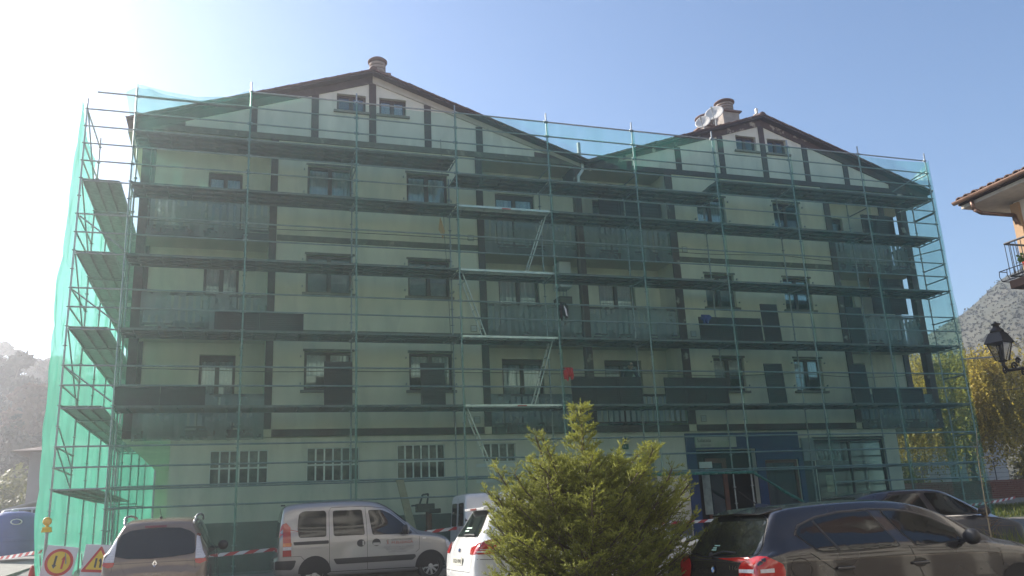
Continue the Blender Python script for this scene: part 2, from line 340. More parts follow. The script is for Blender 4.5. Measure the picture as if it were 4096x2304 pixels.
# roof: deck slabs, verge tiles one by one, the rest of the tiles as ribbed courses
roof = None
for gi, ax in enumerate(APX):
    for sgn, end in ((-1, XE0 if gi == 0 else XV), (1, XV if gi == 0 else XE1)):
        z0, z1 = ztop(ax)-.10, ZA-SL*abs(end-ax)-.10; pk = sgn*.002
        b = MB().prism([(ax+pk, z0), (end, z1), (end, z1-.05), (ax+pk, z0-.05)], YW-.30, YB+.3)
        o = part('roof', b, timber); roof = roof or o
        n = 19; Ls = abs(end-ax); ang = math.atan(SL)
        tm = MB(); tm.box(0, .42, -.16, .16, 0, .045); tmesh = None
        for i in range(n):
            t0 = i/n; x = ax+(end-ax)*(t0+1.0/n); zz = ZA-SL*abs(x-ax)-.085
            M = Matrix.Translation((x, YW-.20, zz)) @ Matrix.Rotation(ang*sgn+sgn*random.uniform(-.01, .05), 4, 'Y') @ Matrix.Scale(-sgn, 4, (1, 0, 0))
            if tmesh is None:
                tb = MB(); tb.box(-.015, Ls/n/math.cos(ang)*1.13, -.13, .13, 0, .05); tb.box(-.015, .02, -.13, .13, .05, .065); tmesh = tb.mesh('verge_tile', tile_m)
            q = link('verge_tile', tmesh); q.matrix_world = M; q.parent = o
        cr_ = MB()
        for i in range(n):
            u, v = ax+(end-ax)*i/n, ax+(end-ax)*(i+1)/n
            zu, zv = ZA-SL*abs(u-ax)-.07, ZA-SL*abs(v-ax)-.02
            cr_.quad((u, YW-.08, zu), (v, YW-.08, zv), (v, YB+.3, zv), (u, YB+.3, zu)); cr_.quad((v, YW-.08, zv), (v, YW-.08, zv-.06), (v, YB+.3, zv-.06), (v, YB+.3, zv))
        q = cr_.build('tile_course', tile_m, o); tag(q, kind='stuff')
    for j in range(30):
        y = YW-.3+j*.44; q = MB().prism([(ax-.14, ZA-.06), (ax-.09, ZA+.03), (ax, ZA+.06), (ax+.09, ZA+.03), (ax+.14, ZA-.06)], y, y+.45).build('ridge_tile', tile_m, roof) if j < 12 else None
# corner / loggia posts, slab bands
for (a_, b_) in ((.1, .34), (3.65, 3.86), (9.98, 10.2), (13.39, 13.61), (16.78, 17.06), (23.25, 23.5), (26.7, 26.97)):
    fl = a_ in (3.65, 9.98, 16.78, 23.25)
    part('timber_post', MB().box(a_, b_, YW-.045, YW-.004 if fl else YW+.2, 3.52, 12.185), timber_peel if a_ > 13 else timber)
for xx in (26.72, .12): part('timber_post', MB().box(xx, xx+.24, YR-.05, YR+.2, 3.5, 12.185), timber)
for (z0, z1, m_) in ((3.31, 3.51, timber), (6.14, 6.335, band_m), (9.0, 9.18, band_m)):
    for (xa, xb) in ((3.87, 9.97), (17.07, 23.24)): part('floor_band', MB().box(xa, xb, YW-.03, YW-.003, z0, z1), m_)
for k, fz in enumerate((3.5, 6.33, 9.17)):
    for (xa, xb) in ((.1, 3.648), (10.202, 16.778), (23.502, 26.97)):
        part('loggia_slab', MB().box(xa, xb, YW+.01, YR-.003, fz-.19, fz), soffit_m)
        part('slab_edge', MB().box(xa, xb, YW-.05, YW+.008, fz-.2, fz+.01), timber)
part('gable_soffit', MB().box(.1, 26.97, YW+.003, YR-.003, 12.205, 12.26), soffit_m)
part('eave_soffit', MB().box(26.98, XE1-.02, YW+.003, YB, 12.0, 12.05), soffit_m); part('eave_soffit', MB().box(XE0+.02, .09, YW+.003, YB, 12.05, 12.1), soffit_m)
# brackets under the gable overhang
for xx in (10.09, 16.92, 13.5): part('bracket', MB().prism([(0, 12.19), (1.0, 12.19), (.9, 12.0), (.25, 11.62), (0, 11.62)], xx-.1, xx+.1, Matrix.Translation((0, YW+.02, 0)) @ Matrix(((0, 1, 0, 0), (1, 0, 0, 0), (0, 0, 1, 0), (0, 0, 0, 1)))), timber)
# shell: side walls, back, ground floor
b = MB()
for xx in (.1, 26.97): b.quad((xx, YR, 3.3), (xx, YB, 3.3), (xx, YB, 12.2), (xx, YR, 12.2))
b.quad((.1, YB, -1), (26.97, YB, -1), (26.97, YB, 12.2), (.1, YB, 12.2)); b.quad((.1, YW+.05, 3.3), (26.97, YW+.05, 3.3), (26.97, YB, 3.3), (.1, YB, 3.3))
for gi, ax in enumerate(APX):
    xa, xb = ((XE0+.4, XV) if gi == 0 else (XV, XE1-.9)); b.add([(xa, YB, 12.2), (xb, YB, 12.2), (xb, YB, ztop(xb)-.16), (ax, YB, ztop(ax)-.16), (xa, YB, ztop(xa)-.16)], [[0, 1, 2, 3, 4]])
part('shell_wall', b, plaster)
YG = 1.47; dim_pane = glass_mat('dull_reflect_pane', refl=.25)  # reflection turned down in the glass itself so these panes stay dark
gfw = [(2.30, 3.81, 2.03, 2.97), (4.85, 6.29, 2.06, 3.0), (7.38, 8.78, 2.09, 3.04), (9.94, 10.95, 2.5, 3.04), (11.5, 13.3, -.6, 2.35), (17.0, 19.2, -.6, 2.70), (19.50, 20.80, -.6, 2.34), (21.5, 24.40, .55, 2.98)]
b = MB(); wall_grid(b, YG, 1.29, 24.98, -.8, 3.3, gfw, .22); b.quad((1.29, YG, -.8), (1.29, YB, -.8), (1.29, YB, 3.3), (1.29, YG, 3.3)); b.quad((24.98, YG, -.8), (24.98, YG+.6, -.8), (24.98, YG+.6, 3.3), (24.98, YG, 3.3))
part('ground_floor_wall', b, plaster_pale)
part('plinth', MB().box(1.29, 9.7, YG-.03, YG-.003, -.7, 1.08), plinth_m); part('plinth', MB().box(13.4, 16.6, YG-.03, YG-.003, -.7, .55), plinth_m)
part('porch_wall', MB().box(24.78, 24.97, YG+.61, YB, -.8, 3.29), plaster); part('partition', MB().box(1.4, 24.77, 4.2, 4.3, -.8, 3.29), dark_m)
part('porch_post', MB().box(26.5, 26.75, YB-.6, YB-.3, -.8, 3.29), timber)
part('porch_beam', MB().box(24.99, 26.6, YR+.8, YR+1.1, 2.95, 3.29), timber)
for (x0, x1, z0, z1) in gfw[:4]:
    f = MB(); n = 6 if x1-x0 > 1.2 else 4; y0 = YG+.04
    for i in range(n+1): xx = x0+(x1-x0)*i/n; f.box(xx-.022 if i else x0, xx+.022 if i < n else x1, y0, y0+.05, z0, z1)
    rows = (z0, (z0+z1)/2, z1) if n == 6 else (z0, z1)
    for i, zz in enumerate(rows): f.box(x0, x1, y0-.004, y0+.046, zz-.022 if i else z0, zz+.022 if i < len(rows)-1 else z1)
    o = part('grid_window', f, white_p); 
    for i in range(n):
        for j in range(len(rows)-1):
            MB().box(x0+(x1-x0)*i/n+.015, x0+(x1-x0)*(i+1)/n-.015, y0+.02, y0+.028, rows[j]+.015, rows[j+1]-.015).build('pane', dim_pane, o)
    c = MB(); c.box(x0, x1, y0+.35, y0+.36, z0, z1)
    c.build('stored_boxes', mat('stored_boxes', (.16, .13, .11), .8, var=.7, scale=7), o)
# shop front on the right
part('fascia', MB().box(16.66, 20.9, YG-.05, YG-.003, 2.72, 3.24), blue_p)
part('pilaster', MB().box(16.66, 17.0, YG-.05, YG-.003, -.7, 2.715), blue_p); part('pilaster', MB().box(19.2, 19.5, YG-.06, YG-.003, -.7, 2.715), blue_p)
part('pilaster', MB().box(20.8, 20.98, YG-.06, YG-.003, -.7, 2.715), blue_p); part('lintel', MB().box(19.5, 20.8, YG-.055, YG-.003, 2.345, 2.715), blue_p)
sg = part('shop_sign', MB().box(16.98, 18.48, YG-.10, YG-.055, 2.78, 3.15), mat('sign_panel', (.50, .50, .42), .5, var=.15, scale=2, stain=(.38, .42, .30), stain_amt=.8, stain_scale=2.5, stain_pos=.52))
def text(s_, size, mt, parent, M, name='lettering', ext=.002, space=1.0, ax=1.0):
    cu = bpy.data.curves.new(name, 'FONT'); cu.body = s_; cu.size = size; cu.extrude = ext; cu.space_character = space; cu.align_x = 'LEFT'; cu.resolution_u = 2
    ob = bpy.data.objects.new(name, cu); COL.objects.link(ob); dg = bpy.context.evaluated_depsgraph_get(); me = bpy.data.meshes.new_from_object(ob.evaluated_get(dg)); bpy.data.objects.remove(ob); bpy.data.curves.remove(cu)
    me.transform(M); me.materials.clear(); me.materials.append(mt)
    return link(name, me, parent, world=True)
FR = Matrix(((1, 0, 0, 0), (0, 0, -1, 0), (0, 1, 0, 0), (0, 0, 0, 1)))     # text plane facing -Y
text('Salatxia', .17, black_p, sg, Matrix.Translation((17.04, YG-.103, 2.95)) @ FR); text('gozotegia', .1, mat('sign_grey', (.2, .2, .2), .6), sg, Matrix.Translation((17.16, YG-.103, 2.83)) @ FR)
d = part('shop_interior', MB().box(16.9, 21.0, 3.3, 3.4, -.7, 3.2), dark_m)
dr = MB()
for (x0, x1, z0, z1) in ((17.42, 17.52, -.6, 2.45), (18.05, 18.2, -.6, 2.45), (17.52, 18.05, 2.3, 2.45), (17.52, 18.05, -.6, .5)): dr.box(x0, x1, YG+.2, YG+.27, z0, z1)
o = part('door', dr, brown_door); MB().box(17.5, 18.06, YG+.23, YG+.24, .5, 2.3).build('pane', pane_m, o); MB().box(17.22, 17.5, YG+.12, YG+.13, .7, 2.1).build('poster', mat('poster_paper', (.30, .34, .32), .8, var=.35, scale=5), o)
MB().box(17.15, 17.62, YG+.1, YG+.11, 2.14, 2.34).build('notice', white_p, o)
dr = MB()
for (x0, x1, z0, z1) in ((19.5, 19.6, -.6, 2.34), (20.7, 20.8, -.6, 2.34), (19.6, 20.7, 2.24, 2.34), (19.6, 20.7, .3, .42)): dr.box(x0, x1, YG+.06, YG+.14, z0, z1)
o = part('shop_window', dr, brown_door); MB().box(19.58, 20.72, YG+.09, YG+.1, .4, 2.26).build('pane', pane_m, o)
dr = MB()
for (x0, x1, z0, z1) in ((21.5, 21.58, .55, 2.98), (24.32, 24.4, .55, 2.98), (21.58, 24.32, 2.9, 2.98), (21.58, 24.32, .55, .63), (22.95, 23.02, .63, 2.9)): dr.box(x0, x1, YG+.08, YG+.15, z0, z1)
o = part('shop_window', dr, black_pl); MB().box(21.56, 24.34, YG+.11, YG+.12, .6, 2.94).build('pane', dim_pane, o)
part('shop_shade_board', MB().box(21.46, 24.42, YG-.012, YG-.003, -.7, .35).box(21.46, 24.42, YG-.012, YG-.003, 2.99, 3.06), mat('shop_front_shade', (.05, .06, .055), .6, var=.2))  # added dark boards, the shade under the overhang put into their colour
part('brick_sill', MB().box(21.3, 24.6, YG-.1, YG-.003, .36, .545), mat('sill_brick', (.19, .085, .06), .8, var=.3, scale=12))
part('sign_box', MB().box(20.99, 21.45, YG-.1, YG-.003, 2.28, 3.02), mat('sign_box_grey', (.25, .28, .28), .5)); part('shop_shade_panel', MB().box(20.99, 21.45, YG-.02, YG-.003, -.7, 2.27), mat('shop_front_shade', (.05, .06, .055), .6, var=.2))
o = part('shop_goods', MB().box(21.7, 24.3, 2.4, 2.5, .6, 2.3), dark_m)
for i in range(9):
    MB().lathe([(.05, 0), (.06, .1), (.045, .22), (.02, .26), (.02, .34)], 8, Matrix.Translation((22.0+i*.13+random.uniform(-.03, .03), 2.2, 2.4-random.uniform(0, .12)))).build('bottle', mat('pale_bottle', (.4, .42, .38), .3), o)
MB().box(22.05, 22.4, YG+.3, YG+.31, 1.25, 1.8).build('poster', mat('poster_paper2', (.42, .38, .22), .8, var=.3, scale=4), o)
# garage in the centre, intercom, number plate, lamp, wall vents
o = part('garage_door', MB().box(11.5, 13.3, YG+.15, YG+.2, -.6, 2.33), mat('garage_grey', (.10, .105, .10), .6, var=.15))
for i in range(7): MB().box(11.52, 13.28, YG+.135, YG+.148, -.4+i*.39, -.4+i*.39+.35).build('panel', mat('garage_panel', (.15, .155, .15), .6, var=.12), o)
for i, z_ in enumerate((2.35, 1.9)): part('white_rail', MB().box(9.7, 11.5, YG-.02, YG-.003, z_, z_+.1), white_p)
npl = part('number_plate', MB().box(14.42, 14.66, YG-.03, YG-.003, 2.78, 2.94), mat('plate_green', (.03, .12, .07), .5)); text('14', .12, white_p, npl, Matrix.Translation((14.46, YG-.033, 2.82)) @ FR)
lm = part('wall_lamp', MB().box(14.44, 14.7, YG-.16, YG-.003, 3.12, 3.16).lathe([(.05, 3.0), (.07, 3.05), (.05, 3.12)], 10, Matrix.Translation((14.52, YG-.1, 0))), black_pl)
part('letter_box', MB().box(14.42, 14.7, YG-.02, YG-.003, 2.5, 2.7), white_p); part('gas_hatch', MB().box(14.95, 15.5, YG-.015, YG-.003, 1.35, 2.55), mat('hatch_grey', (.22, .23, .22), .6))
for xx, zz in ((9.75, 9.42), (9.75, 6.5), (9.75, 3.72), (17.3, 9.45), (17.3, 6.5), (17.35, 3.7)):
    g = part('wall_vent', MB().box(xx-.1, xx+.1, YW-.02, YW-.003, zz-.1, zz+.1), mat('vent_grey', (.30, .29, .22), .7))
    for i in range(4): MB().box(xx-.08, xx+.08, YW-.028, YW-.021, zz-.075+i*.042, zz-.05+i*.042).build('louvre', white_p, g)
dp = MB().path([(13.72, YW-.06, 12.35), (13.72, YW-.06, 12.05), (13.5, YW-.16, 11.75), (13.5, YW-.16, 11.5)], .05, 10); part('downpipe', dp, white_p)
part('downpipe', MB().tube((13.34, YW-.1, 11.4), (13.34, YW-.1, 3.6), .045, 10), mat('pipe_brown', (.10, .07, .06), .5)); part('valley_pipe', MB().tube((13.62, YW-.1, 12.3), (13.62, YW-.1, 13.0), .06, 10), steel)
# balconies: slab rail posts, one mesh per slat, plastic cover over them
slat_mesh = MB().box(-.06, .06, -.012, .012, 0, .80).mesh('slat', slat_m)
bi = 0
for k, fz in enumerate((3.5, 6.33, 9.17)):
    for (xa, xb) in ((.36, 3.63), (10.22, 13.37), (13.63, 16.76), (23.52, 26.68)):
        f = MB(); f.box(xa, xb, YW+.02, YW+.09, fz+.93, fz+1.0); f.box(xa, xb, YW+.03, YW+.08, fz+.08, fz+.13)
        o = part('balcony', f, timber); n = int((xb-xa)/.19)
        for i in range(n):
            q = link('slat', slat_mesh, o); q.location = (xa+.1+(xb-xa-.2)*i/(n-1), YW+.055, fz+.13)
        rn = random.Random(bi); bi += 1; c = MB(); nx, nz_ = 26, 7; z_lo = fz-.18-rn.random()*.12
        if not (k == 0 and xa > 13.6 and xa < 20):
            pts = [[(xa-.03+(xb-xa+.06)*i/nx, YW-.03-.05*(1-j/nz_)*abs(math.sin(i*1.1+bi))-.02*rn.random(), z_lo+(fz+.99-z_lo)*j/nz_+(.03*rn.random() if j == 0 else 0)) for i in range(nx+1)] for j in range(nz_+1)]
            for j in range(nz_):
                for i in range(nx): c.quad(pts[j][i], pts[j][i+1], pts[j+1][i+1], pts[j+1][i])
            c.build('plastic_cover', plastic_m, o, smooth=True)
for fz in (3.5, 6.33, 9.17):     # return rail on the open right end
    f = MB().box(26.9, 26.96, YW+.22, YR-.06, fz+.93, fz+1.0).box(26.9, 26.95, YW+.22, YR-.06, fz+.08, fz+.13); o = part('side_railing', f, timber)
    for i in range(5): MB().box(26.905, 26.93, YW+.3+i*.17, YW+.4+i*.17, fz+.13, fz+.93).build('slat', slat_m, o)
# dark closed shutters built into the loggias
def louvre_panel(name, x0, x1, z0, z1, y, parent, th=.035, n=None, M=None, world=True):
    f = MB(); t = .07
    f.box(x0, x0+t, y, y+th, z0, z1, M); f.box(x1-t, x1, y, y+th, z0, z1, M); f.box(x0+t, x1-t, y, y+th, z0, z0+t, M); f.box(x0+t, x1-t, y, y+th, z1-t, z1, M); f.box(x0+t, x1-t, y+th*.55, y+th*.7, z0+t, z1-t, M)
    o = f.build(name, shutter_m, parent, world=world); n = n or max(4, int((z1-z0-.14)/.07))
    q = MB(); dz = (z1-z0-2*t)/n
    return o, (x0+t, x1-t, y, th, z0+t, dz, n)
for (x0, x1, z0, z1, npan) in ((14.35, 16.7, 10.2, 11.75, 3), (25.1, 26.6, 10.2, 11.35, 2), (25.0, 26.55, 7.5, 8.85, 2)):
    for i in range(npan):
        a_, b_ = x0+(x1-x0)*i/npan+.01, x0+(x1-x0)*(i+1)/npan-.01
        o, (l0, l1, yy, th, zz, dz, n) = louvre_panel('folding_shutter', a_, b_, z0, z1, YW+.25, bld, n=12)
        lm_ = MB().box(l0, l1, yy+.002, yy+.02, -.02, .012).mesh('louvre', shutter_m)
        for j in range(n): q = link('louvre', lm_, o); q.location = (0, 0, zz+dz*(j+.5))
# chimneys and aerial fittings on the roof
def chimney(x, y, w, d, z0, z1, hood, label, nm='chimney'):
    r = empty('chimney', (x, y, z0), label=label, cat='chimney', group='chimneys on the gable roofs')
    cm_ = mat('chimney_render', (.34, .29, .25), .85, var=.2, scale=3, bump=.2, stain=(.22, .2, .18), stain_amt=.5, stain_scale=2, stain_pos=.55)
    bevel(MB().box(x-w/2, x+w/2, y-d/2, y+d/2, z0, z1).build('stack', cm_, r)); bevel(MB().box(x-w/2-.09, x+w/2+.09, y-d/2-.09, y+d/2+.09, z1+.002, z1+.07).build('cap_slab', tile_old, r))
    for i in range(4):
        zz = z1+.075+i*hood/4.6; w2 = w*.46
        MB().lathe([(w2*.9, zz), (w2*1.0, zz+.02), (w2, zz+hood/4.6*.72), (w2*.88, zz+hood/4.6*.8)], 20, Matrix.Translation((x, y, 0)), 1, d/w).build('cowl_ring', mat('cowl_clay', (.30, .235, .195), .8, var=.15), r, smooth=False)
    MB().lathe([(w*.40, z1+.07), (w*.40, z1+.09+hood)], 16, Matrix.Translation((x, y, 0)), 1, d/w).build('flue', dark_m, r)
    MB().lathe([(w*.44, z1+.075+hood*.87), (w*.55, z1+.08+hood*.9), (w*.55, z1+.08+hood*.98), (w*.42, z1+.08+hood*1.10), (.02, z1+.08+hood*1.16)], 20, Matrix.Translation((x, y, 0)), 1, d/w).build('cowl_cap', tile_old, r, smooth=True)
    return r
chimney(7.05, 2.6, .60, .60, 14.5, 15.32, .58, 'round capped clay chimney on the ridge of the left gable')
chimney(21.36, 4.0, .74, .8, 14.4, 16.18, .52, 'tall pale chimney with banded round cowl behind the right gable')
chimney(20.86, 4.75, .72, .8, 14.2, 15.85, .5, 'lower chimney half hidden behind the big satellite dish')
dish_m = mat('dish_paint', (.62, .59, .54), .5, var=.06, scale=3, stain=(.35, .33, .3), stain_amt=.4, stain_scale=6, stain_pos=.62)
def dish(x, y, z, r, az, el, label, zr):
    t = empty('satellite_dish', (x, y, zr), label=label, cat='satellite dish', group='dishes on the right gable roof')
    M = Matrix.Translation((x, y, z)) @ Matrix.Rotation(R(az), 4, 'Z') @ Matrix.Rotation(R(90-el), 4, 'X')
    prof = [(r*q, .22*r*q*q) for q in (.02, .25, .5, .75, .92, 1.0)]; MB().lathe(prof+[(r*1.0, .22*r+.015), (r*.9, .2*r+.02), (r*.5, .22*r*.25+.02), (.02, .02)], 28, M).build('reflector', dish_m, t, smooth=True)
    a0 = M @ Vector((0, -r*.95, .2*r)); a1 = M @ Vector((0, -r*.25, r*1.0)); MB().tube(a0, a1, .015, 6).tube(a1-(a1-a0).normalized()*.02, a1+(a1-a0).normalized()*.1, .035, 8).build('feed_arm', steel, t)
    MB().tube((x, y, zr), M @ Vector((0, 0, -.05)), .025, 8).build('mast', steel, t)
    MB().box(-.07, .07, -.1, .1, -.09, -.01, M).build('bracket', black_pl, t); return t
dish(19.95, 2.6, 15.42, .37, -48, 25, 'large pale satellite dish in front of the tall chimney', 14.45)
dish(19.35, 2.5, 14.95, .30, -48, 22, 'smaller satellite dish leftmost on the right gable roof', 14.2)
dish(20.95, 2.9, 15.15, .24, 140, 20, 'small satellite dish seen from behind at the chimney foot', 14.7)
ft = empty('ridge_stub', (20.975, YW-.1, ZA), label='short vent stub with mortar lump on the right gable peak', cat='vent pipe')
MB().lathe([(.17, 14.86), (.12, 14.95), (.06, 14.99)], 10, Matrix.Translation((20.975, YW+.1, 0))).build('mortar', mat('mortar', (.4, .33, .28), .9, var=.2), ft); MB().box(20.95, 21.03, YW+.06, YW+.14, 14.98, 15.2).build('stub', dish_m, ft)
# ------------------------------------------------------------------ scaffold along the front
BAY = 3.0; PX = [BAY*i for i in range(10)]; YI = 1.0
sc = empty('facade_scaffold', (13.5, .5, gz(13, 0)), label='galvanised tube scaffold with decks along the whole building front', cat='scaffold')
def standard(x, y, z0, z1, name='standard', parent=None):
    b = MB(); b.tube((x, y, z0), (x, y, z1), .024, 8); b.box(x-.07, x+.07, y-.07, y+.07, z0-.01, z0)
    z = math.ceil(z0*2)/2
    while z < z1-.05:
        b.lathe([(.03, z-.012), (.058, z-.006), (.058, z+.006), (.03, z+.012)], 8, Matrix.Translation((x, y, 0))); z += .5
    return b.build(name, steel, parent or sc)
TOPS = [12.8, 13.3, 13.3, 13.25, 13.3, 13.3, 13.28, 13.25, 13.3, 13.3]
for i, x in enumerate(PX):
    standard(x, 0, gz(x, 0)+.11, TOPS[i]); standard(x, YI, gz(x, YI)+.11, 11.2 if i in (3, 4, 5, 6) else 11.6)
led_mesh = MB().tube((.03, 0, 0), (BAY-.03, 0, 0), .024, 8).box(.025, .07, -.03, .03, -.03, .035).box(BAY-.07, BAY-.025, -.03, .03, -.03, .035).mesh('ledger', steel)
tr_mesh = MB().tube((0, .03, 0), (0, YI-.03, 0), .022, 8).mesh('transom', steel)
DK = {4: range(9), 6: range(9), 8: range(9), 10: range(9)}
def top_deck(i): return 11.0 if i in (3, 4, 5) else 11.5
def loc_child(name, me, parent, loc, rot=None):
    o = link(name, me, parent); o.location = Vector(loc)-parent.location
    if rot: o.rotation_euler = rot
    return o
for i in range(9):
    x = PX[i]
    zs = [13.0, 12.5, 12.0, 10.5, 9.0, 8.5, 7.0, 6.5, 5.0, 4.5, 3.0, 2.5, 2.0]
    if i == 0: zs.remove(13.0)
    if i not in (5, 6): zs.append(1.5)
    zs += [11.0, 11.5]
    for z in zs: loc_child('ledger', led_mesh, sc, (x, 0, z))
    for z in (3.95, 5.95, 7.95, 9.95, top_deck(i)-.05, 2.0):
        loc_child('ledger', led_mesh, sc, (x, YI, z))
for i in range(10):
    for z in (3.93, 5.93, 7.93, 9.93, 10.93, 11.43, 2.0): loc_child('transom', tr_mesh, sc, (PX[i], 0, z))
for z in (12.5, 9.0, 8.5, 7.0, 5.0, 3.0, 11.0): loc_child('transom', tr_mesh, sc, (27.0, 0, z-.03))
def plank_mesh(L, w, mt, holes=True):
    b = MB(); b.box(.02, L-.02, 0, w, -.012, 0); b.box(.02, L-.02, 0, .012, -.065, -.012); b.box(.02, L-.02, w-.012, w, -.065, -.012)
    for j in range(5): xx = L*(j+.5)/5; b.box(xx-.02, xx+.02, .012, w-.012, -.055, -.012)
    return b.mesh('plank', mt)
pl_steel = plank_mesh(BAY, .315, steel_deck); pl_alu = plank_mesh(BAY, .315, alu)
for i in range(9):
    for z in (4.0, 6.0, 8.0, 10.0, top_deck(i)):
        for j in range(3):
            me = pl_alu if (i == 3 and z in (4.0, 6.0, 8.0, 10.0) and j == 0) else pl_steel
            loc_child('plank', me, sc, (PX[i]+random.uniform(-.01, .01), .02+j*.325, z+random.uniform(-.004, .004)))
red_tag = mat('deck_sticker', (.55, .06, .05), .5)
for (x, z) in ((10.4, 9.995), (10.6, 3.995)): MB().box(x, x+.28, .0155, .0195, z-.055, z-.02).build('sticker', red_tag, sc)
MB().tube((-.98, 0, 12.52), (3.0, -.05, 12.5), .024, 8).build('loose_tube', steel, sc)
MB().tube((27, .06, 5.52), (28.6, -.1, 5.62), .024, 8).build('loose_tube', steel, sc); MB().tube((26.2, 1.0, 12.1), (27, .02, 12.62), .022, 8).build('brace', steel, sc)
for (a_, b_) in (((25.9, .6, 11.1), (27, .03, 11.45)), ((26.1, .7, 9.4), (27, .03, 9.55))): MB().tube(a_, b_, .022, 8).build('brace', steel, sc)
# side scaffold on the left, running back along the gable end
ss = empty('side_scaffold', (-.7, 5, gz(0, 5)), label='scaffold return running back along the left end of the building', cat='scaffold')
SY = [0, 2.5, 5.0, 7.5, 10.0, 12.5]; XO, XI = -1.2, -.25
for i, y in enumerate(SY):
    standard(XO, y, gz(0, y)-.02, 12.3 if i < 2 else 11.3, parent=ss)
    if i: standard(XI, y, gz(0, y)-.02, 11.0, parent=ss)
ly = MB().tube((0, .03, 0), (0, 2.47, 0), .024, 8).mesh('ledger', steel); lx = MB().tube((.03, 0, 0), (XI-XO-.03, 0, 0), .022, 8).mesh('transom', steel); lx0 = MB().tube((.03, 0, 0), (1.17, 0, 0), .022, 8).mesh('transom', steel)
pls = MB().box(0, .30, .02, 2.48, -.012, 0).box(0, .012, .02, 2.48, -.065, -.012).box(.288, .3, .02, 2.48, -.065, -.012).mesh('plank', side_deck_lit)
for i in range(5):
    for z in (12.0, 11.0, 10.5, 9.0, 8.5, 7.0, 6.5, 5.0, 4.5, 3.0, 2.5, 2.0) if i == 0 else (9.95, 7.95, 5.95, 3.95, 2.0): loc_child('ledger', ly, ss, (XO, SY[i], z))
    for z in (9.95, 7.95, 5.95, 3.95): loc_child('ledger', ly, ss, (XI, SY[i], z))
    for z in (4.0, 6.0, 8.0, 10.0) + ((2.0,) if i < 3 else ()):
        for j in range(3): loc_child('plank', pls, ss, (XO+.03+j*.305, SY[i], z))
for i, y in enumerate(SY):
    for z in ((12.0, 11.5, 11.0, 10.5, 9.93, 9.0, 8.5, 7.93, 7.0, 6.5, 5.93, 5.0, 4.5, 3.93, 3.0, 2.5, 1.98) if i == 0 else (9.93, 7.93, 5.93, 3.93, 1.98)):
        loc_child('transom', lx0 if i == 0 else lx, ss, (XO, y, z))
for z0 in (2, 2.5, 4, 6, 8, 10):
    MB().tube((XO+.03, .05, z0+(1.9 if z0 > 3 else .95)), (XO+.03, 2.45, z0+.1), .02, 8).build('brace', steel, ss)
for z0 in (4.5, 6.5, 8.5): MB().tube((XO+.06, .05, z0+.45), (-.05, .06, z0-.4), .02, 8).build('brace', steel, ss)

# ------------------------------------------------------------------ nets
def net(name, fn, nu, nv, mt, label, cat='safety net', group='green safety nets'):
    vs = [fn(i/nu, j/nv) for j in range(nv+1) for i in range(nu+1)]
    fs = [[j*(nu+1)+i, j*(nu+1)+i+1, (j+1)*(nu+1)+i+1, (j+1)*(nu+1)+i] for j in range(nv) for i in range(nu)]
    b = MB(); b.add(vs, fs); o = b.build(name, mt, smooth=True); o.location = (0, 0, 0); return tag(o, label, cat, group)
from mathutils import noise
def nz3(x, y, z): return noise.noise(Vector((x, y, z)))
def wrinkle(x, z, amp=.05): return amp*(nz3(x*.55, z*.5, 3)+.5*nz3(x*1.7, z*.9, 9)+.28*nz3(x*4.5, z*1.3, 5))
def interp(pts, x):
    for (a_, za), (b_, zb) in zip(pts, pts[1:]):
        if x <= b_: return za+(zb-za)*(x-a_)/(b_-a_)
    return pts[-1][1]
def net_top(x):
    i = int(x/3+1e-6); t = x/3-i; base = 12.5+.30*(1-x/3.0) if x < 3.0 else 13.0
    if x < 3: base = interp([(0, 12.83), (.8, 12.66), (1.6, 12.60), (2.4, 12.7), (3, 13.0)], x)
    return base-(.05*math.sin(math.pi*t) if x >= 3 else 0)
def net_bot(x): return interp([(0, -.2), (9.5, -.2), (11, 1.2), (12, 1.93), (18.0, 1.9), (19.2, 1.2), (21, .25), (22.5, -.05), (27, -.05)], x)
ORD = ['leftmost', 'second', 'third', 'fourth', 'fifth', 'sixth', 'seventh', 'eighth', 'rightmost']
def front_panel(k):
    def fn(u, v):
        x = max(0, min(27.03, 3*k-.03+u*3.06)); t = net_top(x)-(.02+.03*((k*7) % 3) if k else 0); b_ = net_bot(x); z = b_+(t-b_)*v; s_ = (z*.5) % 1
        off = .05+.045*math.sin(math.pi*u)*(.6+.4*math.sin(math.pi*s_))+wrinkle(x+k*11, z, .06)+(.02 if k % 2 else 0)
        return (x, -.03-max(.02, off), z)
    return fn
for k in range(9):
    net('safety_net', front_panel(k), 36, 110, net_m, ORD[k]+(' sheer green net sheet hung over the scaffold front' if k in (0, 8) else ' sheer green net sheet from the left over the scaffold front'))
def side(u, v):
    y = -.06+u*13; z = -.3+v*(12.3+.3-(.9 if u > .25 else .9*u/.25)); out = .04+.16*math.sin(math.pi*v)*max(0, 1-u*2.2)+.16*max(0, .45-abs(v-.18))*max(0, 1-u*3)
    return (XO-.04-out-abs(wrinkle(y*1.5, z, .14))-.10*math.sin(math.pi*((y/2.5) % 1)), y, z)
net('safety_net', side, 120, 110, net_side_m, 'backlit green net bulging on the left end scaffold')
def backnet(u, v):
    x = -1.25+u*1.3; z = -.2+v*11.6; return (x, 12.7+wrinkle(x*2, z, .1), z)
net('safety_net', backnet, 12, 60, net_side_m, 'green net closing the far back of the left side scaffold')
def roofnet(u, v):
    x = -.28+u*3.1; yy = .02+v*1.25; z0 = interp([(-.8, 12.3), (0, 12.8), (.8, 12.64), (1.6, 12.58), (2.4, 12.68), (3, 12.95)], x); z1 = max(ztop(x)+.03, 12.45)
    return (x, yy, lrp(z0, z1, v)+.05*math.sin(v*9)*v*(1-v)+wrinkle(x*2.5, v*3, .06))
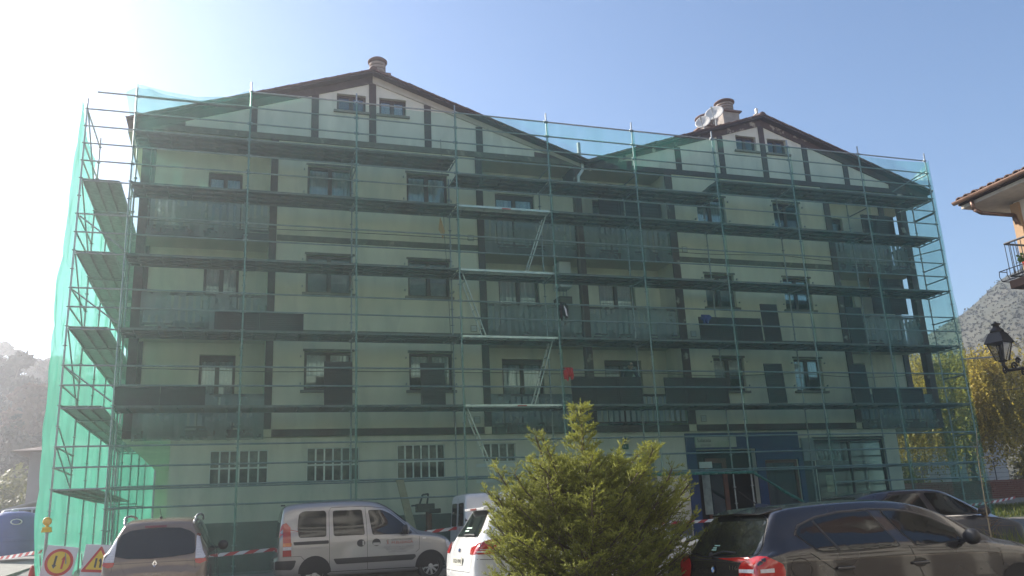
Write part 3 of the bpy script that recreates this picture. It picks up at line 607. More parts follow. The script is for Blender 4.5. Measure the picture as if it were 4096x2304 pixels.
net('safety_net', roofnet, 50, 16, net_m, 'crumpled bright green net lying over the left eave')
def right(u, v):
    y = -.09+u*1.6; z = -.05+v*(13.0+.05)-.5*u*v; return (27.06+.10*math.sin(math.pi*u)*(.6+.4*math.sin(v*19))+abs(wrinkle(y*2, z, .10)), y, z)
net('safety_net', right, 24, 100, net_m, 'narrow green net hanging on the right end of the scaffold')
# rolled lower hem of the front net above the entrance
h = MB(); pts = [(x, -.12+.02*math.sin(x*7), net_bot(x)-.02) for x in [11.5+.25*i for i in range(42)]]; h.path(pts, .035, 7, rf=lambda t: .03+.02*abs(math.sin(t*23)))
tag(h.build('net_roll', mat('net_roll', (.03, .16, .12), .8, var=.3, scale=12), smooth=True), 'rolled up lower hem of the front net above the shop entrance', 'safety net')
# ropes along the facade
rp = mat('rope', (.10, .11, .09), .8)
for i, (z, lab) in enumerate(((9.35, 'thin sagging cable strung below the top floor windows'), (5.15, 'thin sagging cable strung across the first floor windows'))):
    pts = [(x, YW-.18, z-.06*abs(math.sin(x*math.pi/5.3))+.03*math.sin(x)) for x in lin(.3, 26.5, 60)]
    tag(MB().path(pts, .012, 5).build('cable', rp), lab, 'cable')
lr = MB().path([(8.66, .5, 12.3), (8.7, .52, 9.9), (8.72, .6, 9.3), (8.78, .55, 7.9), (8.85, .6, 5), (8.9, .7, 3.4)], .009, 5); tag(lr.build('hanging_rope', rp), 'thin rope hanging down between the left windows', 'rope')
rg = MB(); rg.add([(8.58, .5, 9.75), (8.72, .49, 9.3), (8.66, .52, 9.05), (8.52, .5, 9.35)], [[0, 1, 2, 3]]); rg.add([(8.58, .512, 9.75), (8.72, .502, 9.3), (8.66, .532, 9.05), (8.52, .512, 9.35)], [[0, 3, 2, 1]])
tag(rg.build('cloth_scrap', mat('cloth_orange', (.55, .30, .12), .9)), 'small orange cloth scrap on the hanging rope', 'cloth')
# ------------------------------------------------------------------ ladders in the fourth bay
def ladder(a_, b_, label):
    t = empty('ladder', a_, label=label, cat='ladder', group='access ladders in the scaffold'); a_, b_ = Vector(a_), Vector(b_); d = b_-a_; side_ = Vector((0, 1, 0)); w = .34
    nrm = d.normalized()
    for s_ in (0, 1):
        M = Matrix.Translation(a_+side_*w*s_) @ d.to_track_quat('Z', 'Y').to_matrix().to_4x4(); MB().box(-.03, .03, -.013, .013, 0, d.length, M).build('stile', alu, t)
    n = int(d.length/.28)
    for i in range(1, n): p = a_+d*(i/n); MB().tube(p, p+side_*w, .016, 8).build('rung', alu, t)
    return t
ladder((11.22, .36, 8.02), (11.98, .36, 10.05), 'aluminium ladder leaning right under the topmost silver plank')
ladder((9.85, .36, 6.02), (9.16, .36, 8.02), 'aluminium ladder leaning left between the second and third decks')
ladder((11.24, .36, 4.02), (11.95, .36, 6.05), 'aluminium ladder beside the first floor curtained window')
ladder((9.95, .3, 2.0), (9.16, .36, 4.05), 'lowest aluminium ladder, its foot hidden by the spruce')
# ------------------------------------------------------------------ loose shutters stood on the decks
def loose_shutter(x0, x1, z0, z1, label, y=.22, cols=1, lean=.05):
    t = empty('louvred_shutter', ((x0+x1)/2, y, z0), label=label, cat='shutter', group='removed shutters stood on the scaffold decks')
    t.rotation_euler = (-lean, 0, random.uniform(-.02, .02)); w = (x1-x0); h = z1-z0; f = MB(); c = w/cols; tt = .06
    for i in range(cols):
        a_, b_ = -w/2+c*i+.004, -w/2+c*(i+1)-.004
        f.box(a_, a_+tt, 0, .035, 0, h); f.box(b_-tt, b_, 0, .035, 0, h); f.box(a_+tt, b_-tt, 0, .035, 0, tt); f.box(a_+tt, b_-tt, 0, .035, h-tt, h)
        if h > .9: f.box(a_+tt, b_-tt, 0, .035, h*.5-.03, h*.5+.03)
        f.box(a_+tt, b_-tt, .022, .026, tt, h-tt)
    f.build('frame', shutter_m, t, world=False)
    n = int((h-2*tt)/.055)
    for i in range(cols):
        a_, b_ = -w/2+c*i+.004+tt, -w/2+c*(i+1)-.004-tt; me = MB().box(a_, b_, .004, .018, -.018, .012).mesh('louvre', shutter_m)
        for j in range(n): link('louvre', me, t, (0, 0, tt+(h-2*tt)*(j+.5)/n))
    return t
loose_shutter(-.05, 2.15, 4.02, 4.52, 'long dark shutter panel low on the left balcony deck', cols=2)
loose_shutter(2.28, 4.6, 6.02, 6.58, 'long brown shutter panel on the second deck at left', cols=2)
loose_shutter(5.17, 5.94, 4.02, 5.23, 'upright dark shutter below the first floor window at left')
loose_shutter(7.84, 8.55, 4.02, 5.22, 'upright dark shutter in front of the second first floor window')
loose_shutter(12.39, 14.7, 4.02, 4.86, 'wide black panel beside the red jacket', cols=3)
loose_shutter(15.48, 17.69, 4.02, 4.85, 'wide black panel right of the worker', cols=3)
loose_shutter(19.13, 19.82, 4.02, 5.33, 'upright dark shutter between the right hand first floor windows')
loose_shutter(22.42, 23.1, 4.02, 5.33, 'upright dark shutter beside the right end balcony, lowest deck')
loose_shutter(23.2, 25.3, 4.02, 4.55, 'low long dark panel at the right end of the lowest deck', cols=2)
loose_shutter(16.92, 19.2, 6.02, 6.82, 'row of dark shutters under the blue cloth', cols=3)
loose_shutter(19.28, 19.92, 6.02, 7.33, 'tall dark shutter standing beside the row with the blue cloth')
loose_shutter(22.66, 23.3, 6.02, 7.33, 'tall dark shutter in front of the right end balcony post')
# ------------------------------------------------------------------ clothes over the rails
def cloth(name, x, z, w, h, mt, label, cat, sleeve=True, seed=1, y=-.02):
    rn = random.Random(seed); nu, nv = 10, 14; b = MB(); rows = []
    for s_ in (0, 1):
        g = [[None]*(nu+1) for _ in range(nv+1)]
        for j in range(nv+1):
            v = j/nv
            for i in range(nu+1):
                u = i/nu-.5; ww = w*(1-.25*v*v+.12*math.sin(v*5+seed)); yy = (y-.03-.025*math.sin(u*11+seed)-.05*math.sin(v*3)) if s_ == 0 else (y+.035+.02*math.sin(u*9))
                zz = z+.03-h*v*(1+.18*math.sin(u*8+seed)*v) if s_ == 0 else z+.03-h*.6*v
                if v < .12: yy = y+(yy-y)*(v/.12)
                g[j][i] = (x+ww*u+.03*math.sin(v*6), yy, zz)
        rows.append(g)
        for j in range(nv):
            for i in range(nu): b.quad(g[j][i], g[j][i+1], g[j+1][i+1], g[j+1][i])
    t = empty(name, (x, y, z-h), label=label, cat=cat); b.build('body', mt, t, smooth=True)
    if sleeve:
        for s_ in (-1, 1): MB().path([(x+s_*w*.42, y-.05, z-.08), (x+s_*w*.5, y-.08, z-.25), (x+s_*w*.42, y-.07, z-h*.95)], .05, 8, rf=lambda q: .055-.02*q).build('sleeve', mt, t, smooth=True)
    return t
cloth('jacket', 12.18, 5.05, .25, .36, mat('cloth_red', (.42, .05, .04), .85, var=.2, scale=9), 'red work jacket hung on the rail at the first deck', 'jacket', seed=2)
cj = cloth('jacket', 12.16, 7.03, .22, .50, mat('cloth_black', (.02, .02, .022), .85, var=.2, scale=9), 'black jacket with pale lining hung on the second deck rail', 'jacket', seed=4)
MB().add([(12.16, -.12, 6.95), (12.25, -.13, 6.8), (12.27, -.13, 6.6), (12.22, -.125, 6.62), (12.18, -.13, 6.8)], [[0, 1, 2, 3, 4]]).build('lining', white_p, cj)
cloth('cloth', 17.12, 6.84, .30, .30, mat('cloth_blue', (.035, .05, .22), .85, var=.2, scale=9), 'dark blue cloth draped over the shutter row', 'cloth', sleeve=False, seed=6, y=.18)
# water heaters on the middle balcony
for (x, y, z0, z1, w, lab) in ((13.02, 2.0, 8.05, 8.92, .42, 'white boxed boiler on the second floor balcony'),):
    t = empty('boiler', (x, y, z0), label=lab, cat='boiler'); bevel(MB().box(x-w/2, x+w/2, y-.3, y+.3, z0, z1).build('casing', white_p, t), .02)
    MB().tube((x, y, z1), (x, y, z1+.12), .06, 10).build('flue', steel, t)
    for k in (-.12, 0, .12): MB().tube((x+k, y, z0), (x+k, y, z0-.25), .012, 6).build('pipe', steel, t)
t = empty('cabinet', (13.0, 2.0, 6.33), label='brown cupboard below the boiler on the second floor balcony', cat='cupboard'); MB().box(12.78, 13.22, 1.75, 2.3, 6.34, 7.75).build('carcass', mat('cupboard', (.12, .09, .07), .6), t); MB().box(12.8, 13.2, 1.735, 1.748, 6.4, 7.7).build('door', mat('cupboard_door', (.17, .13, .10), .6), t)
# ------------------------------------------------------------------ worker bent over behind the black panels
def skin_body(name, joints, edges, mt, parent):
    me = bpy.data.meshes.new(name); me.from_pydata([j[0] for j in joints], edges, []); o = bpy.data.objects.new(name, me); COL.objects.link(o); o.parent = parent; me.materials.append(mt)
    o.modifiers.new('skin', 'SKIN'); sv = me.skin_vertices[0].data
    for i, j in enumerate(joints): sv[i].radius = (j[1], j[1]*(j[2] if len(j) > 2 else 1)); sv[i].use_root = (i == 0)
    s_ = o.modifiers.new('sub', 'SUBSURF'); s_.levels = 2; s_.render_levels = 2
    return o
wk = empty('person', (14.5, .82, 4.0), label='worker in dark clothes and cap bending behind the black panels', cat='person')
J = [((0, .12, .80), .14), ((0, .02, 1.0), .15), ((0, -.12, 1.13), .155), ((0, -.22, 1.17), .07), ((0, -.28, 1.19), .06),
     ((-.19, -.14, 1.12), .065), ((-.27, -.22, .90), .05), ((-.16, -.38, .74), .04), ((.19, -.14, 1.12), .065), ((.27, -.22, .90), .05), ((.16, -.38, .74), .04),
     ((-.1, .10, .74), .10), ((-.12, -.02, .42), .07), ((-.12, .10, .07), .05), ((-.12, -.08, .04), .04), ((.1, .10, .74), .10), ((.12, -.02, .42), .07), ((.12, .10, .07), .05), ((.12, -.08, .04), .04)]
E_ = [(0, 1), (1, 2), (2, 3), (3, 4), (2, 5), (5, 6), (6, 7), (2, 8), (8, 9), (9, 10), (0, 11), (11, 12), (12, 13), (13, 14), (0, 15), (15, 16), (16, 17), (17, 18)]
skin_body('body', J, E_, mat('work_clothes', (.03, .035, .05), .85, var=.2), wk)
hd = MB().lathe([(.03, -.11), (.06, -.09), (.075, -.03), (.078, .03), (.065, .09), (.02, .115)], 14, Matrix.Translation((0, -.31, 1.24)) @ Matrix.Rotation(R(25), 4, 'X'), .92, 1.15)
hd.box(-.012, .012, -.415, -.385, 1.20, 1.24); hd.box(-.085, -.07, -.33, -.29, 1.20, 1.26).box(.07, .085, -.33, -.29, 1.20, 1.26)
hd.build('head', mat('skin', (.45, .26, .19), .6), wk, smooth=True, world=False)
MB().lathe([(.085, 0), (.088, .03), (.07, .08), (.02, .10)], 14, Matrix.Translation((0, -.30, 1.26)) @ Matrix.Rotation(R(22), 4, 'X'), .95, 1.15).box(-.07, .07, -.50, -.38, 1.235, 1.25).build('cap', mat('cap_cloth', (.05, .06, .08), .8), wk, smooth=False, world=False)
for s_ in (-1, 1):
    hb = MB()
    for q in range(4): hb.path([(s_*.16+(q-1.5)*.018, -.41, .72), (s_*.16+(q-1.5)*.02, -.45-.005*q, .70), (s_*.16+(q-1.5)*.02, -.46, .66)], .008, 6)
    hb.path([(s_*.16-s_*.035, -.39, .73), (s_*.16-s_*.06, -.42, .70), (s_*.16-s_*.05, -.45, .68)], .009, 6).box(s_*.16-.035, s_*.16+.035, -.42, -.36, .715, .745)
    hb.build('hand', mat('skin', (.45, .26, .19), .6), wk, world=False)
# ------------------------------------------------------------------ vehicles
def crom(p, t):
    n = len(p)-1; i = min(int(t), n-1); f = t-i
    a_, b_, c, d = p[max(i-1, 0)], p[i], p[i+1], p[min(i+2, n)]
    return tuple(.5*(2*b_[k]+(c[k]-a_[k])*f+(2*a_[k]-5*b_[k]+4*c[k]-d[k])*f*f+(3*b_[k]-a_[k]-3*c[k]+d[k])*f**3) for k in range(len(b_)))
def lrp(a_, b_, t): return a_+(b_-a_)*t
class Car:
    """lofted body shell in local coordinates: rear at x=0, nose at +x, right side at -y, ground z=0"""
    def __init__(s, name, loc, rz, label, cat, paint, st, su=5, sv=4, group=None):
        s.root = empty(name, loc, rz, label, cat, group); s.paint = paint
        secs = []
        for (x, zb, zt, w, belt, tw) in st:
            b_ = min(belt, zt-.05); h = zt-b_
            secs.append([(x, 0, zb), (x, -.75*w, zb), (x, -.955*w, zb+.05), (x, -w, zb+.32*(b_-zb)), (x, -w, zb+.66*(b_-zb)), (x, -.985*w, b_),
                         (x, -lrp(.955*w, tw, .25), b_+.3*h), (x, -lrp(.955*w, tw, .68), b_+.68*h), (x, -tw, b_+.9*h), (x, -tw*.88, zt-.014), (x, -tw*.5, zt+.006), (x, 0, zt+.012)])
        nu, nv = (len(secs)-1)*su, (len(secs[0])-1)*sv; G = []
        for i in range(nu+1):
            t = i/su; col = [crom([sec[k] for sec in secs], t) for k in range(len(secs[0]))]
            half = [crom(col, j/sv) for j in range(nv+1)]
            G.append(half + [(x, -y, z) for (x, y, z) in half[-2:0:-1]])
        m_ = len(G[0]); vs = [p for g in G for p in g]; fs = [[i*m_+j, i*m_+(j+1) % m_, (i+1)*m_+(j+1) % m_, (i+1)*m_+j] for i in range(nu) for j in range(m_)]
        b = MB(); b.add(vs, fs)
        for i in (0, nu):
            c = Vector((0, 0, 0))
            for p in G[i]: c += Vector(p)
            c /= m_; b.add([c]+[Vector(p) for p in G[i]], [[0, 1+j, 1+(j+1) % m_] for j in range(m_)])
        me = b.mesh('body', paint, True); s.body = link('body', me, s.root)
        bm = bmesh.new(); bm.from_mesh(me); bmesh.ops.remove_doubles(bm, verts=bm.verts, dist=.0005); bmesh.ops.recalc_face_normals(bm, faces=bm.faces); bm.to_mesh(me)
        me.polygons.foreach_set('use_smooth', [True]*len(me.polygons)); s.bvh = BVHTree.FromBMesh(bm); bm.free()
    def cast(s, u, v, axis):
        o, d = {'side': ((u, -3, v), (0, 1, 0)), 'left': ((u, 3, v), (0, -1, 0)), 'rear': ((-3, u, v), (1, 0, 0)), 'top': ((u, v, 3), (0, 0, -1))}[axis]
        h = s.bvh.ray_cast(Vector(o), Vector(d)); return (h[0], h[1]) if h[0] is not None else None
    def patch(s, name, poly, axis, mt, off=.004, parent=None, maxe=.07, thick=0.0):
        bm = bmesh.new(); vs = [bm.verts.new((u, v, 0)) for u, v in poly]; bm.faces.new(vs); bmesh.ops.triangulate(bm, faces=bm.faces)
        for _ in range(5):
            le = [e_ for e_ in bm.edges if e_.calc_length() > maxe]
            if not le: break
            bmesh.ops.subdivide_edges(bm, edges=le, cuts=1); bmesh.ops.triangulate(bm, faces=[f for f in bm.faces if len(f.verts) > 3])
        bad = []
        for v in bm.verts:
            h = s.cast(v.co.x, v.co.y, axis)
            if h is None: bad.append(v); continue
            n_ = h[1]; d_ = {'side': Vector((0, -1, 0)), 'left': Vector((0, 1, 0)), 'rear': Vector((-1, 0, 0)), 'top': Vector((0, 0, 1))}[axis]
            if n_.dot(d_) < 0: n_ = -n_
            v.co = h[0]+(n_*.6+d_*.4)*off
        if bad: bmesh.ops.delete(bm, geom=bad, context='VERTS')
        if thick:
            r = bmesh.ops.extrude_face_region(bm, geom=bm.faces[:]); 
            for v in [g for g in r['geom'] if isinstance(g, bmesh.types.BMVert)]: v.co += d_*thick
        bmesh.ops.recalc_face_normals(bm, faces=bm.faces)
        me = bpy.data.meshes.new(name); bm.to_mesh(me); bm.free(); me.materials.append(mt); me.polygons.foreach_set('use_smooth', [not thick]*len(me.polygons))
        return link(name, me, parent or s.root)
    def seam(s, pts, axis, w=.008, name='panel_gap', mt=None, off=.002, parent=None):
        P = []
        for (a_, b_) in zip(pts, pts[1:]):
            n = max(1, int(math.hypot(b_[0]-a_[0], b_[1]-a_[1])/.05)); P += [(lrp(a_[0], b_[0], i/n), lrp(a_[1], b_[1], i/n)) for i in range(n)]
        P.append(pts[-1]); L_, R_ = [], []
        for i, p in enumerate(P):
            q0, q1 = P[max(i-1, 0)], P[min(i+1, len(P)-1)]; dx, dy = q1[0]-q0[0], q1[1]-q0[1]; l = math.hypot(dx, dy) or 1; nx, ny = -dy/l*w/2, dx/l*w/2
            for sg, lst in ((1, L_), (-1, R_)):
                h = s.cast(p[0]+sg*nx, p[1]+sg*ny, axis)
                if h is None: lst.append(None); continue
                d_ = {'side': Vector((0, -1, 0)), 'left': Vector((0, 1, 0)), 'rear': Vector((-1, 0, 0)), 'top': Vector((0, 0, 1))}[axis]; lst.append(h[0]+d_*off)
        b = MB()
        for i in range(len(P)-1):
            if None not in (L_[i], R_[i], L_[i+1], R_[i+1]): b.quad(L_[i], R_[i], R_[i+1], L_[i+1])
        return b.build(name, mt or seam_m, parent or s.root, world=False)
    def window(s, poly, axis, seal=.03, name='window', glass=None, r=.0):
        cx = sum(p[0] for p in poly)/len(poly); cz = sum(p[1] for p in poly)/len(poly)
        big = [(p[0]+(p[0]-cx)/max(.05, math.hypot(p[0]-cx, p[1]-cz))*seal, p[1]+(p[1]-cz)/max(.05, math.hypot(p[0]-cx, p[1]-cz))*seal) for p in poly]
        o = s.patch(name, big, axis, black_pl, .004); s.patch('pane', poly, axis, glass or carglass, .009, o); return o
    def wheel(s, x, y, r=.30, w=.2, spokes=8, rimc=None):
        sgn = -1 if y < 0 else 1; M = Matrix.Translation((x, y, r)) @ Matrix.Rotation(R(90)*(1 if sgn < 0 else -1), 4, 'X')
        b = MB(); b.lathe([(r*.64, 0), (r*.70, .01), (r*.93, .015), (r, -.03), (r, -w+.03), (r*.93, -w), (r*.6, -w)], 36, M); o = b.build('wheel', rubber, s.root, smooth=True, world=False)
        rm = rimc or mat('rim_silver', (.45, .46, .47), .3, .8, var=.08); b = MB(); b.lathe([(r*.66, -.004), (r*.62, .012), (r*.60, -.03)], 36, M); b.lathe([(.02, .022), (r*.16, .02), (r*.2, .0), (r*.2, -.03)], 20, M)
        for i in range(spokes): b.box(r*.12, r*.63, -r*.075, r*.075, -.02, .008, M @ Matrix.Rotation(2*math.pi*i/spokes, 4, 'Z'))
        b.build('rim', rm, o, world=False); MB().lathe([(r*.62, -.06), (.01, -.06)], 24, M).build('brake_disc', dark_m, o, world=False)
        arch = [(x+(r+.055)*math.cos(a_), max(.12, r+(r+.055)*math.sin(a_))) for a_ in [math.pi*i/14 for i in range(15)]]
        arch += [(x-(r+.05), .14), (x+(r+.05), .14)]
        s.patch('wheel_arch', arch, 'side' if sgn < 0 else 'left', dark_m, .003, maxe=.12); return o
    def box(s, name, c, sz, mt, parent=None, bev=.01, rot=None):
        M = Matrix.Translation(c) @ (rot or Matrix.Identity(4)); return bevel(MB().box(-sz[0]/2, sz[0]/2, -sz[1]/2, sz[1]/2, -sz[2]/2, sz[2]/2, M).build(name, mt, parent or s.root, world=False), bev, 3)
    def mirror(s, x, y, z, mt, w=.10, h=.13, l=.17, side=-1):
        prof = [(.01, -.5), (.75, -.42), (1.0, -.05), (.95, .3), (.7, .5), (.01, .52)]
        M = Matrix.Translation((x, y, z)) @ Matrix.Rotation(R(90), 4, 'Y') @ Matrix.Scale(1, 4)
        b = MB().lathe([(p*h*.62, q*w*1.2) for p, q in prof], 18, Matrix.Translation((x, y, z)) @ Matrix.Rotation(R(90), 4, 'Y'), 1, l/h*.85); o = b.build('wing_mirror', mt, s.root, smooth=True, world=False)
        MB().box(x-.03, x+.03, min(y, y-side*.16), max(y, y-side*.16), z-.06, z-.02).build('mirror_arm', black_pl, o, world=False); return o
    def plate(s, yc, zc, w=.52, h=.115, txt='', off=.012):
        hh = s.cast(yc, zc, 'rear'); x = hh[0].x-off; o = MB().box(x-.012, x, yc-w/2, yc+w/2, zc-h/2, zc+h/2).build('number_plate', mat('plate_white', (.68, .67, .58), .4, var=.04), s.root, world=False)
        if txt: s.text(txt, h*.78, black_p, o, Matrix.Translation((x-.013, yc+w*.44, zc-h*.28)) @ REAR, w*.88)
        return o
    def text(s, t, size, mt, parent, M, fit=None):
        cu = bpy.data.curves.new('lettering', 'FONT'); cu.body = t; cu.size = size; cu.extrude = .0015; cu.resolution_u = 2
        ob = bpy.data.objects.new('lettering', cu); COL.objects.link(ob); dg = bpy.context.evaluated_depsgraph_get(); me = bpy.data.meshes.new_from_object(ob.evaluated_get(dg)); bpy.data.objects.remove(ob)
        if fit:
            xs = [v.co.x for v in me.vertices]; sc_ = fit/(max(xs)-min(xs)); me.transform(Matrix.Scale(sc_, 4, (1, 0, 0)))
        me.transform(M); me.materials.clear(); me.materials.append(mt); return link('lettering', me, parent or s.root)
REAR = Matrix(((0, 0, -1, 0), (-1, 0, 0, 0), (0, 1, 0, 0), (0, 0, 0, 1)))     # text read from behind the car
SIDE = Matrix(((1, 0, 0, 0), (0, 0, -1, 0), (0, 1, 0, 0), (0, 0, 0, 1)))      # text read from the right side
def rpoly(pts, r=.04, n=4):
    out = []
    for i, p in enumerate(pts):
        a_, b_ = pts[i-1], pts[(i+1) % len(pts)]; va = Vector((a_[0]-p[0], a_[1]-p[1])); vb = Vector((b_[0]-p[0], b_[1]-p[1])); q = min(r, va.length*.45, vb.length*.45)
        A = Vector(p)+va.normalized()*q; B = Vector(p)+vb.normalized()*q
        for k in range(n+1): t = k/n; out.append(tuple(A*(1-t)**2+Vector(p)*2*t*(1-t)+B*t*t))
    return out
def paint(name, col, metal=.35, rough=.32, coat=1.0, var=.03): return mat(name, col, rough, metal, var=var, scale=1.5, coat=coat, bump=0)

# --- silver panel van parked along the kerb
c = Car('small_van', (3.83, -2.27, gz(0, -2.3)-.02), 0, 'silver builders van with red lettering on the front door', 'van', paint('paint_silver', (.34, .335, .33), .5, .35),
        [(0.0, .34, .62, .74, 1.0, .62), (.06, .26, .70, .80, 1.0, .66), (.10, .24, 1.2, .82, 1.0, .66), (.16, .22, 1.62, .83, 1.0, .66), (.24, .21, 1.745, .83, 1.0, .66), (.5, .2, 1.80, .835, 1.0, .665), (1.1, .2, 1.825, .835, 1.0, .67), (1.75, .2, 1.825, .835, 1.0, .67), (2.2, .2, 1.78, .835, 1.0, .66), (2.5, .2, 1.66, .835, 1.0, .63), (2.75, .2, 1.49, .835, 1.0, .61), (3.0, .2, 1.29, .835, 1.0, .61), (3.2, .2, 1.12, .83, .98, .64), (3.5, .2, 1.05, .82, .95, .66), (3.8, .22, .96, .79, .88, .62), (3.98, .24, .82, .72, .74, .55), (4.04, .30, .62, .6, .55, .45)])
c.window(rpoly([(.49, 1.25), (.52, 1.56), (.62, 1.61), (1.06, 1.61), (1.1, 1.56), (1.1, 1.06), (.52, 1.06)], .05), 'side', .012, 'quarter_window')
c.window(rpoly([(1.26, 1.6), (1.9, 1.6), (1.96, 1.06), (1.28, 1.06)], .05), 'side', .012, 'sliding_door_window')
c.window(rpoly([(2.06, 1.585), (2.36, 1.58), (2.56, 1.49), (2.78, 1.32), (3.04, 1.08), (3.02, 1.03), (2.15, 1.05)], .04), 'side', .014, 'front_window')
c.window(rpoly([(-.6, 1.08), (.6, 1.08), (.56, 1.62), (-.56, 1.62)], .06), 'rear', .02, 'rear_window')
c.window(rpoly([(2.3, -.55), (2.95, -.62), (2.95, .62), (2.3, .55)], .06), 'top', .02, 'windscreen')
tl = c.patch('tail_light', [(.17, 1.36), (.24, 1.38), (.33, 1.28), (.355, .67), (.17, .67)], 'side', red_lens, .010); c.patch('tail_light', [(-.80, .67), (-.70, .67), (-.68, 1.0), (-.72, 1.36), (-.77, 1.36)], 'rear', red_lens, .01)
c.patch('indicator', [(.17, .95), (.355, .95), (.355, .88), (.17, .88)], 'side', orange_lens, .014, tl); c.patch('reverse_lamp', [(.17, .87), (.35, .87), (.35, .80), (.17, .80)], 'side', clear_lens, .014, tl)
c.patch('side_trim', rpoly([(1.26, .57), (3.1, .575), (3.12, .52), (3.04, .455), (1.33, .45)], .03), 'side', black_pl, .012, thick=.008)
c.patch('door_rail', rpoly([(.39, .965), (1.16, .97), (1.16, .90), (.41, .895)], .02), 'side', black_pl, .006)
for x_, nm in ((1.875, 'sliding_door'), (2.22, 'front_door')):
    o = c.patch('door_handle', [(x_+.095*math.cos(q*.5236), .875+.082*math.sin(q*.5236)) for q in range(12)], 'side', black_pl, .004); c.patch('grip', rpoly([(x_-.08, .87), (x_+.08, .87), (x_+.07, .81), (x_-.07, .81)], .02) if x_ > 2 else rpoly([(x_+.03, .93), (x_+.07, .92), (x_+.07, .82), (x_+.03, .82)], .02), 'side', c.paint, .014, o)
c.seam([(1.18, .33), (1.17, 1.6), (1.22, 1.68), (1.98, 1.68), (2.01, 1.3), (2.02, .31)], 'side'); c.seam([(1.98, 1.68), (2.46, 1.62), (2.8, 1.36), (3.13, 1.07), (3.21, .95), (3.2, .68), (3.12, .62)], 'side'); c.seam([(1.2, .30), (3.1, .29)], 'side', .012)
c.seam([(.17, .665), (.56, .66), (.68, .53)], 'side'); c.seam([(0, .64), (0, 1.7)], 'rear')
c.patch('bumper_trim', rpoly([(.02, .58), (.46, .58), (.42, .44), (.36, .38), (.02, .40)], .03), 'side', black_pl, .006); c.patch('bumper_trim', [(-.72, .40), (.72, .40), (.74, .56), (-.74, .56)], 'rear', black_pl, .01)
c.patch('side_repeater', rpoly([(3.28, .93), (3.36, .93), (3.36, .90), (3.28, .90)], .01), 'side', clear_lens, .008)
c.mirror(2.85, -.93, 1.13, black_pl, h=.17, l=.16); c.mirror(2.93, -.95, 1.14, c.paint, w=.05, h=.18, l=.17)
yl = -.843
red_let = mat('letter_red', (.36, .05, .05), .6); dk_let = mat('letter_dark', (.10, .10, .09), .6); gr_let = mat('letter_grey', (.24, .24, .23), .6)
for t_, x_, z_, h_, w_, m_ in (('CONSTRUCCIONES', 2.56, .895, .055, .48, dk_let), ('M.ELIZAGA', 2.56, .825, .075, .49, red_let), ('CONSTRUCCION DE CHALETS', 2.39, .745, .042, .68, gr_let), ('REFORMAS - ALBAÑILERIA', 2.43, .70, .042, .62, gr_let)):
    c.text(t_, h_, m_, c.root, Matrix.Translation((x_, yl, z_)) @ SIDE, w_)
for z_, x0_, x1_ in ((.672, 2.56, 2.86), (.642, 2.5, 2.92)): c.patch('lettering', [(x0_, z_), (x1_, z_), (x1_, z_+.014), (x0_, z_+.014)], 'side', gr_let, .003)
lg = c.text('C', .085, dk_let, c.root, Matrix.Translation((2.44, yl, .865)) @ SIDE); c.text('E', .075, red_let, lg, Matrix.Translation((2.46, yl-.001, .85)) @ SIDE); c.text('A', .07, red_let, lg, Matrix.Translation((2.452, yl, .82)) @ SIDE)
c.wheel(3.46, -.80, .30, .2, 9); c.wheel(.86, -.80, .30, .2, 9); c.wheel(3.46, .80, .3); c.wheel(.86, .80, .3)
c.box('roof_aerial', (.2, 0, 1.78), (.1, .06, .03), black_pl); c.patch('headlight', rpoly([(3.82, .9), (4.0, .78), (3.98, .66), (3.86, .68)], .03), 'side', clear_lens, .008)

# --- brown grey people carrier seen from behind
hb = R(90-3)
c = Car('people_carrier', (1.6, -5.85, gz(0, -5)-.01), hb, 'brown grey people carrier with silver roof rails parked beside the road signs', 'car', paint('paint_brown_grey', (.21, .155, .115), .2, .45),
        [(0.0, .32, .62, .72, .9, .5), (.05, .24, .72, .84, .9, .56), (.09, .22, .86, .88, .92, .62), (.16, .21, 1.02, .895, .93, .66), (.25, .2, 1.25, .90, .94, .66), (.36, .2, 1.46, .90, .94, .62), (.55, .2, 1.545, .905, .95, .61), (1.2, .2, 1.60, .905, .95, .63), (2.0, .2, 1.60, .905, .95, .63), (2.5, .2, 1.52, .9, .95, .6), (3.0, .2, 1.28, .9, .95, .6), (3.4, .2, 1.06, .88, .92, .62), (3.9, .22, .92, .84, .85, .6), (4.25, .26, .72, .7, .65, .5), (4.34, .32, .55, .5, .5, .4)])
sx = lambda pts: [(-y, z) for (y, z) in pts]
c.window(sx(rpoly([(-.68, .93), (-.67, 1.14), (-.62, 1.29), (-.47, 1.365), (-.2, 1.39), (.08, 1.395), (.38, 1.385), (.54, 1.33), (.64, 1.26), (.67, 1.0), (.66, .93), (.31, .89), (-.08, .875), (-.46, .885)], .03)), 'rear', .012, 'rear_window')
for sg, P1, P2 in ((1, [(.69, .83), (.68, 1.24), (.73, 1.22), (.80, .98), (.865, .86), (.84, .83)], [(.68, .825), (.87, .83), (.88, .78), (.78, .735), (.70, .755)]),):
    for s_ in (-1, 1):
        o = c.patch('tail_light', [(-s_*y, z) for (y, z) in P1], 'rear', clear_lens, .012); c.patch('lamp_lens', [(-s_*y, z) for (y, z) in P2], 'rear', red_lens, .012, o); c.patch('lamp_lens', [(-s_*y, z) for (y, z) in [(.68, 1.245), (.69, 1.275), (.73, 1.26), (.735, 1.22)]], 'rear', red_lens, .012, o)
        for q in range(7): zz = .87+q*.045; c.seam([(-s_*.70, zz), (-s_*(.83-.018*q), zz-.004)], 'rear', .006, 'lamp_rib', white_p, .016, o)
    c.patch('tail_light', rpoly([(.12, .83), (.36, .84), (.30, .78), (.12, .745)], .02), 'side', red_lens, .012)
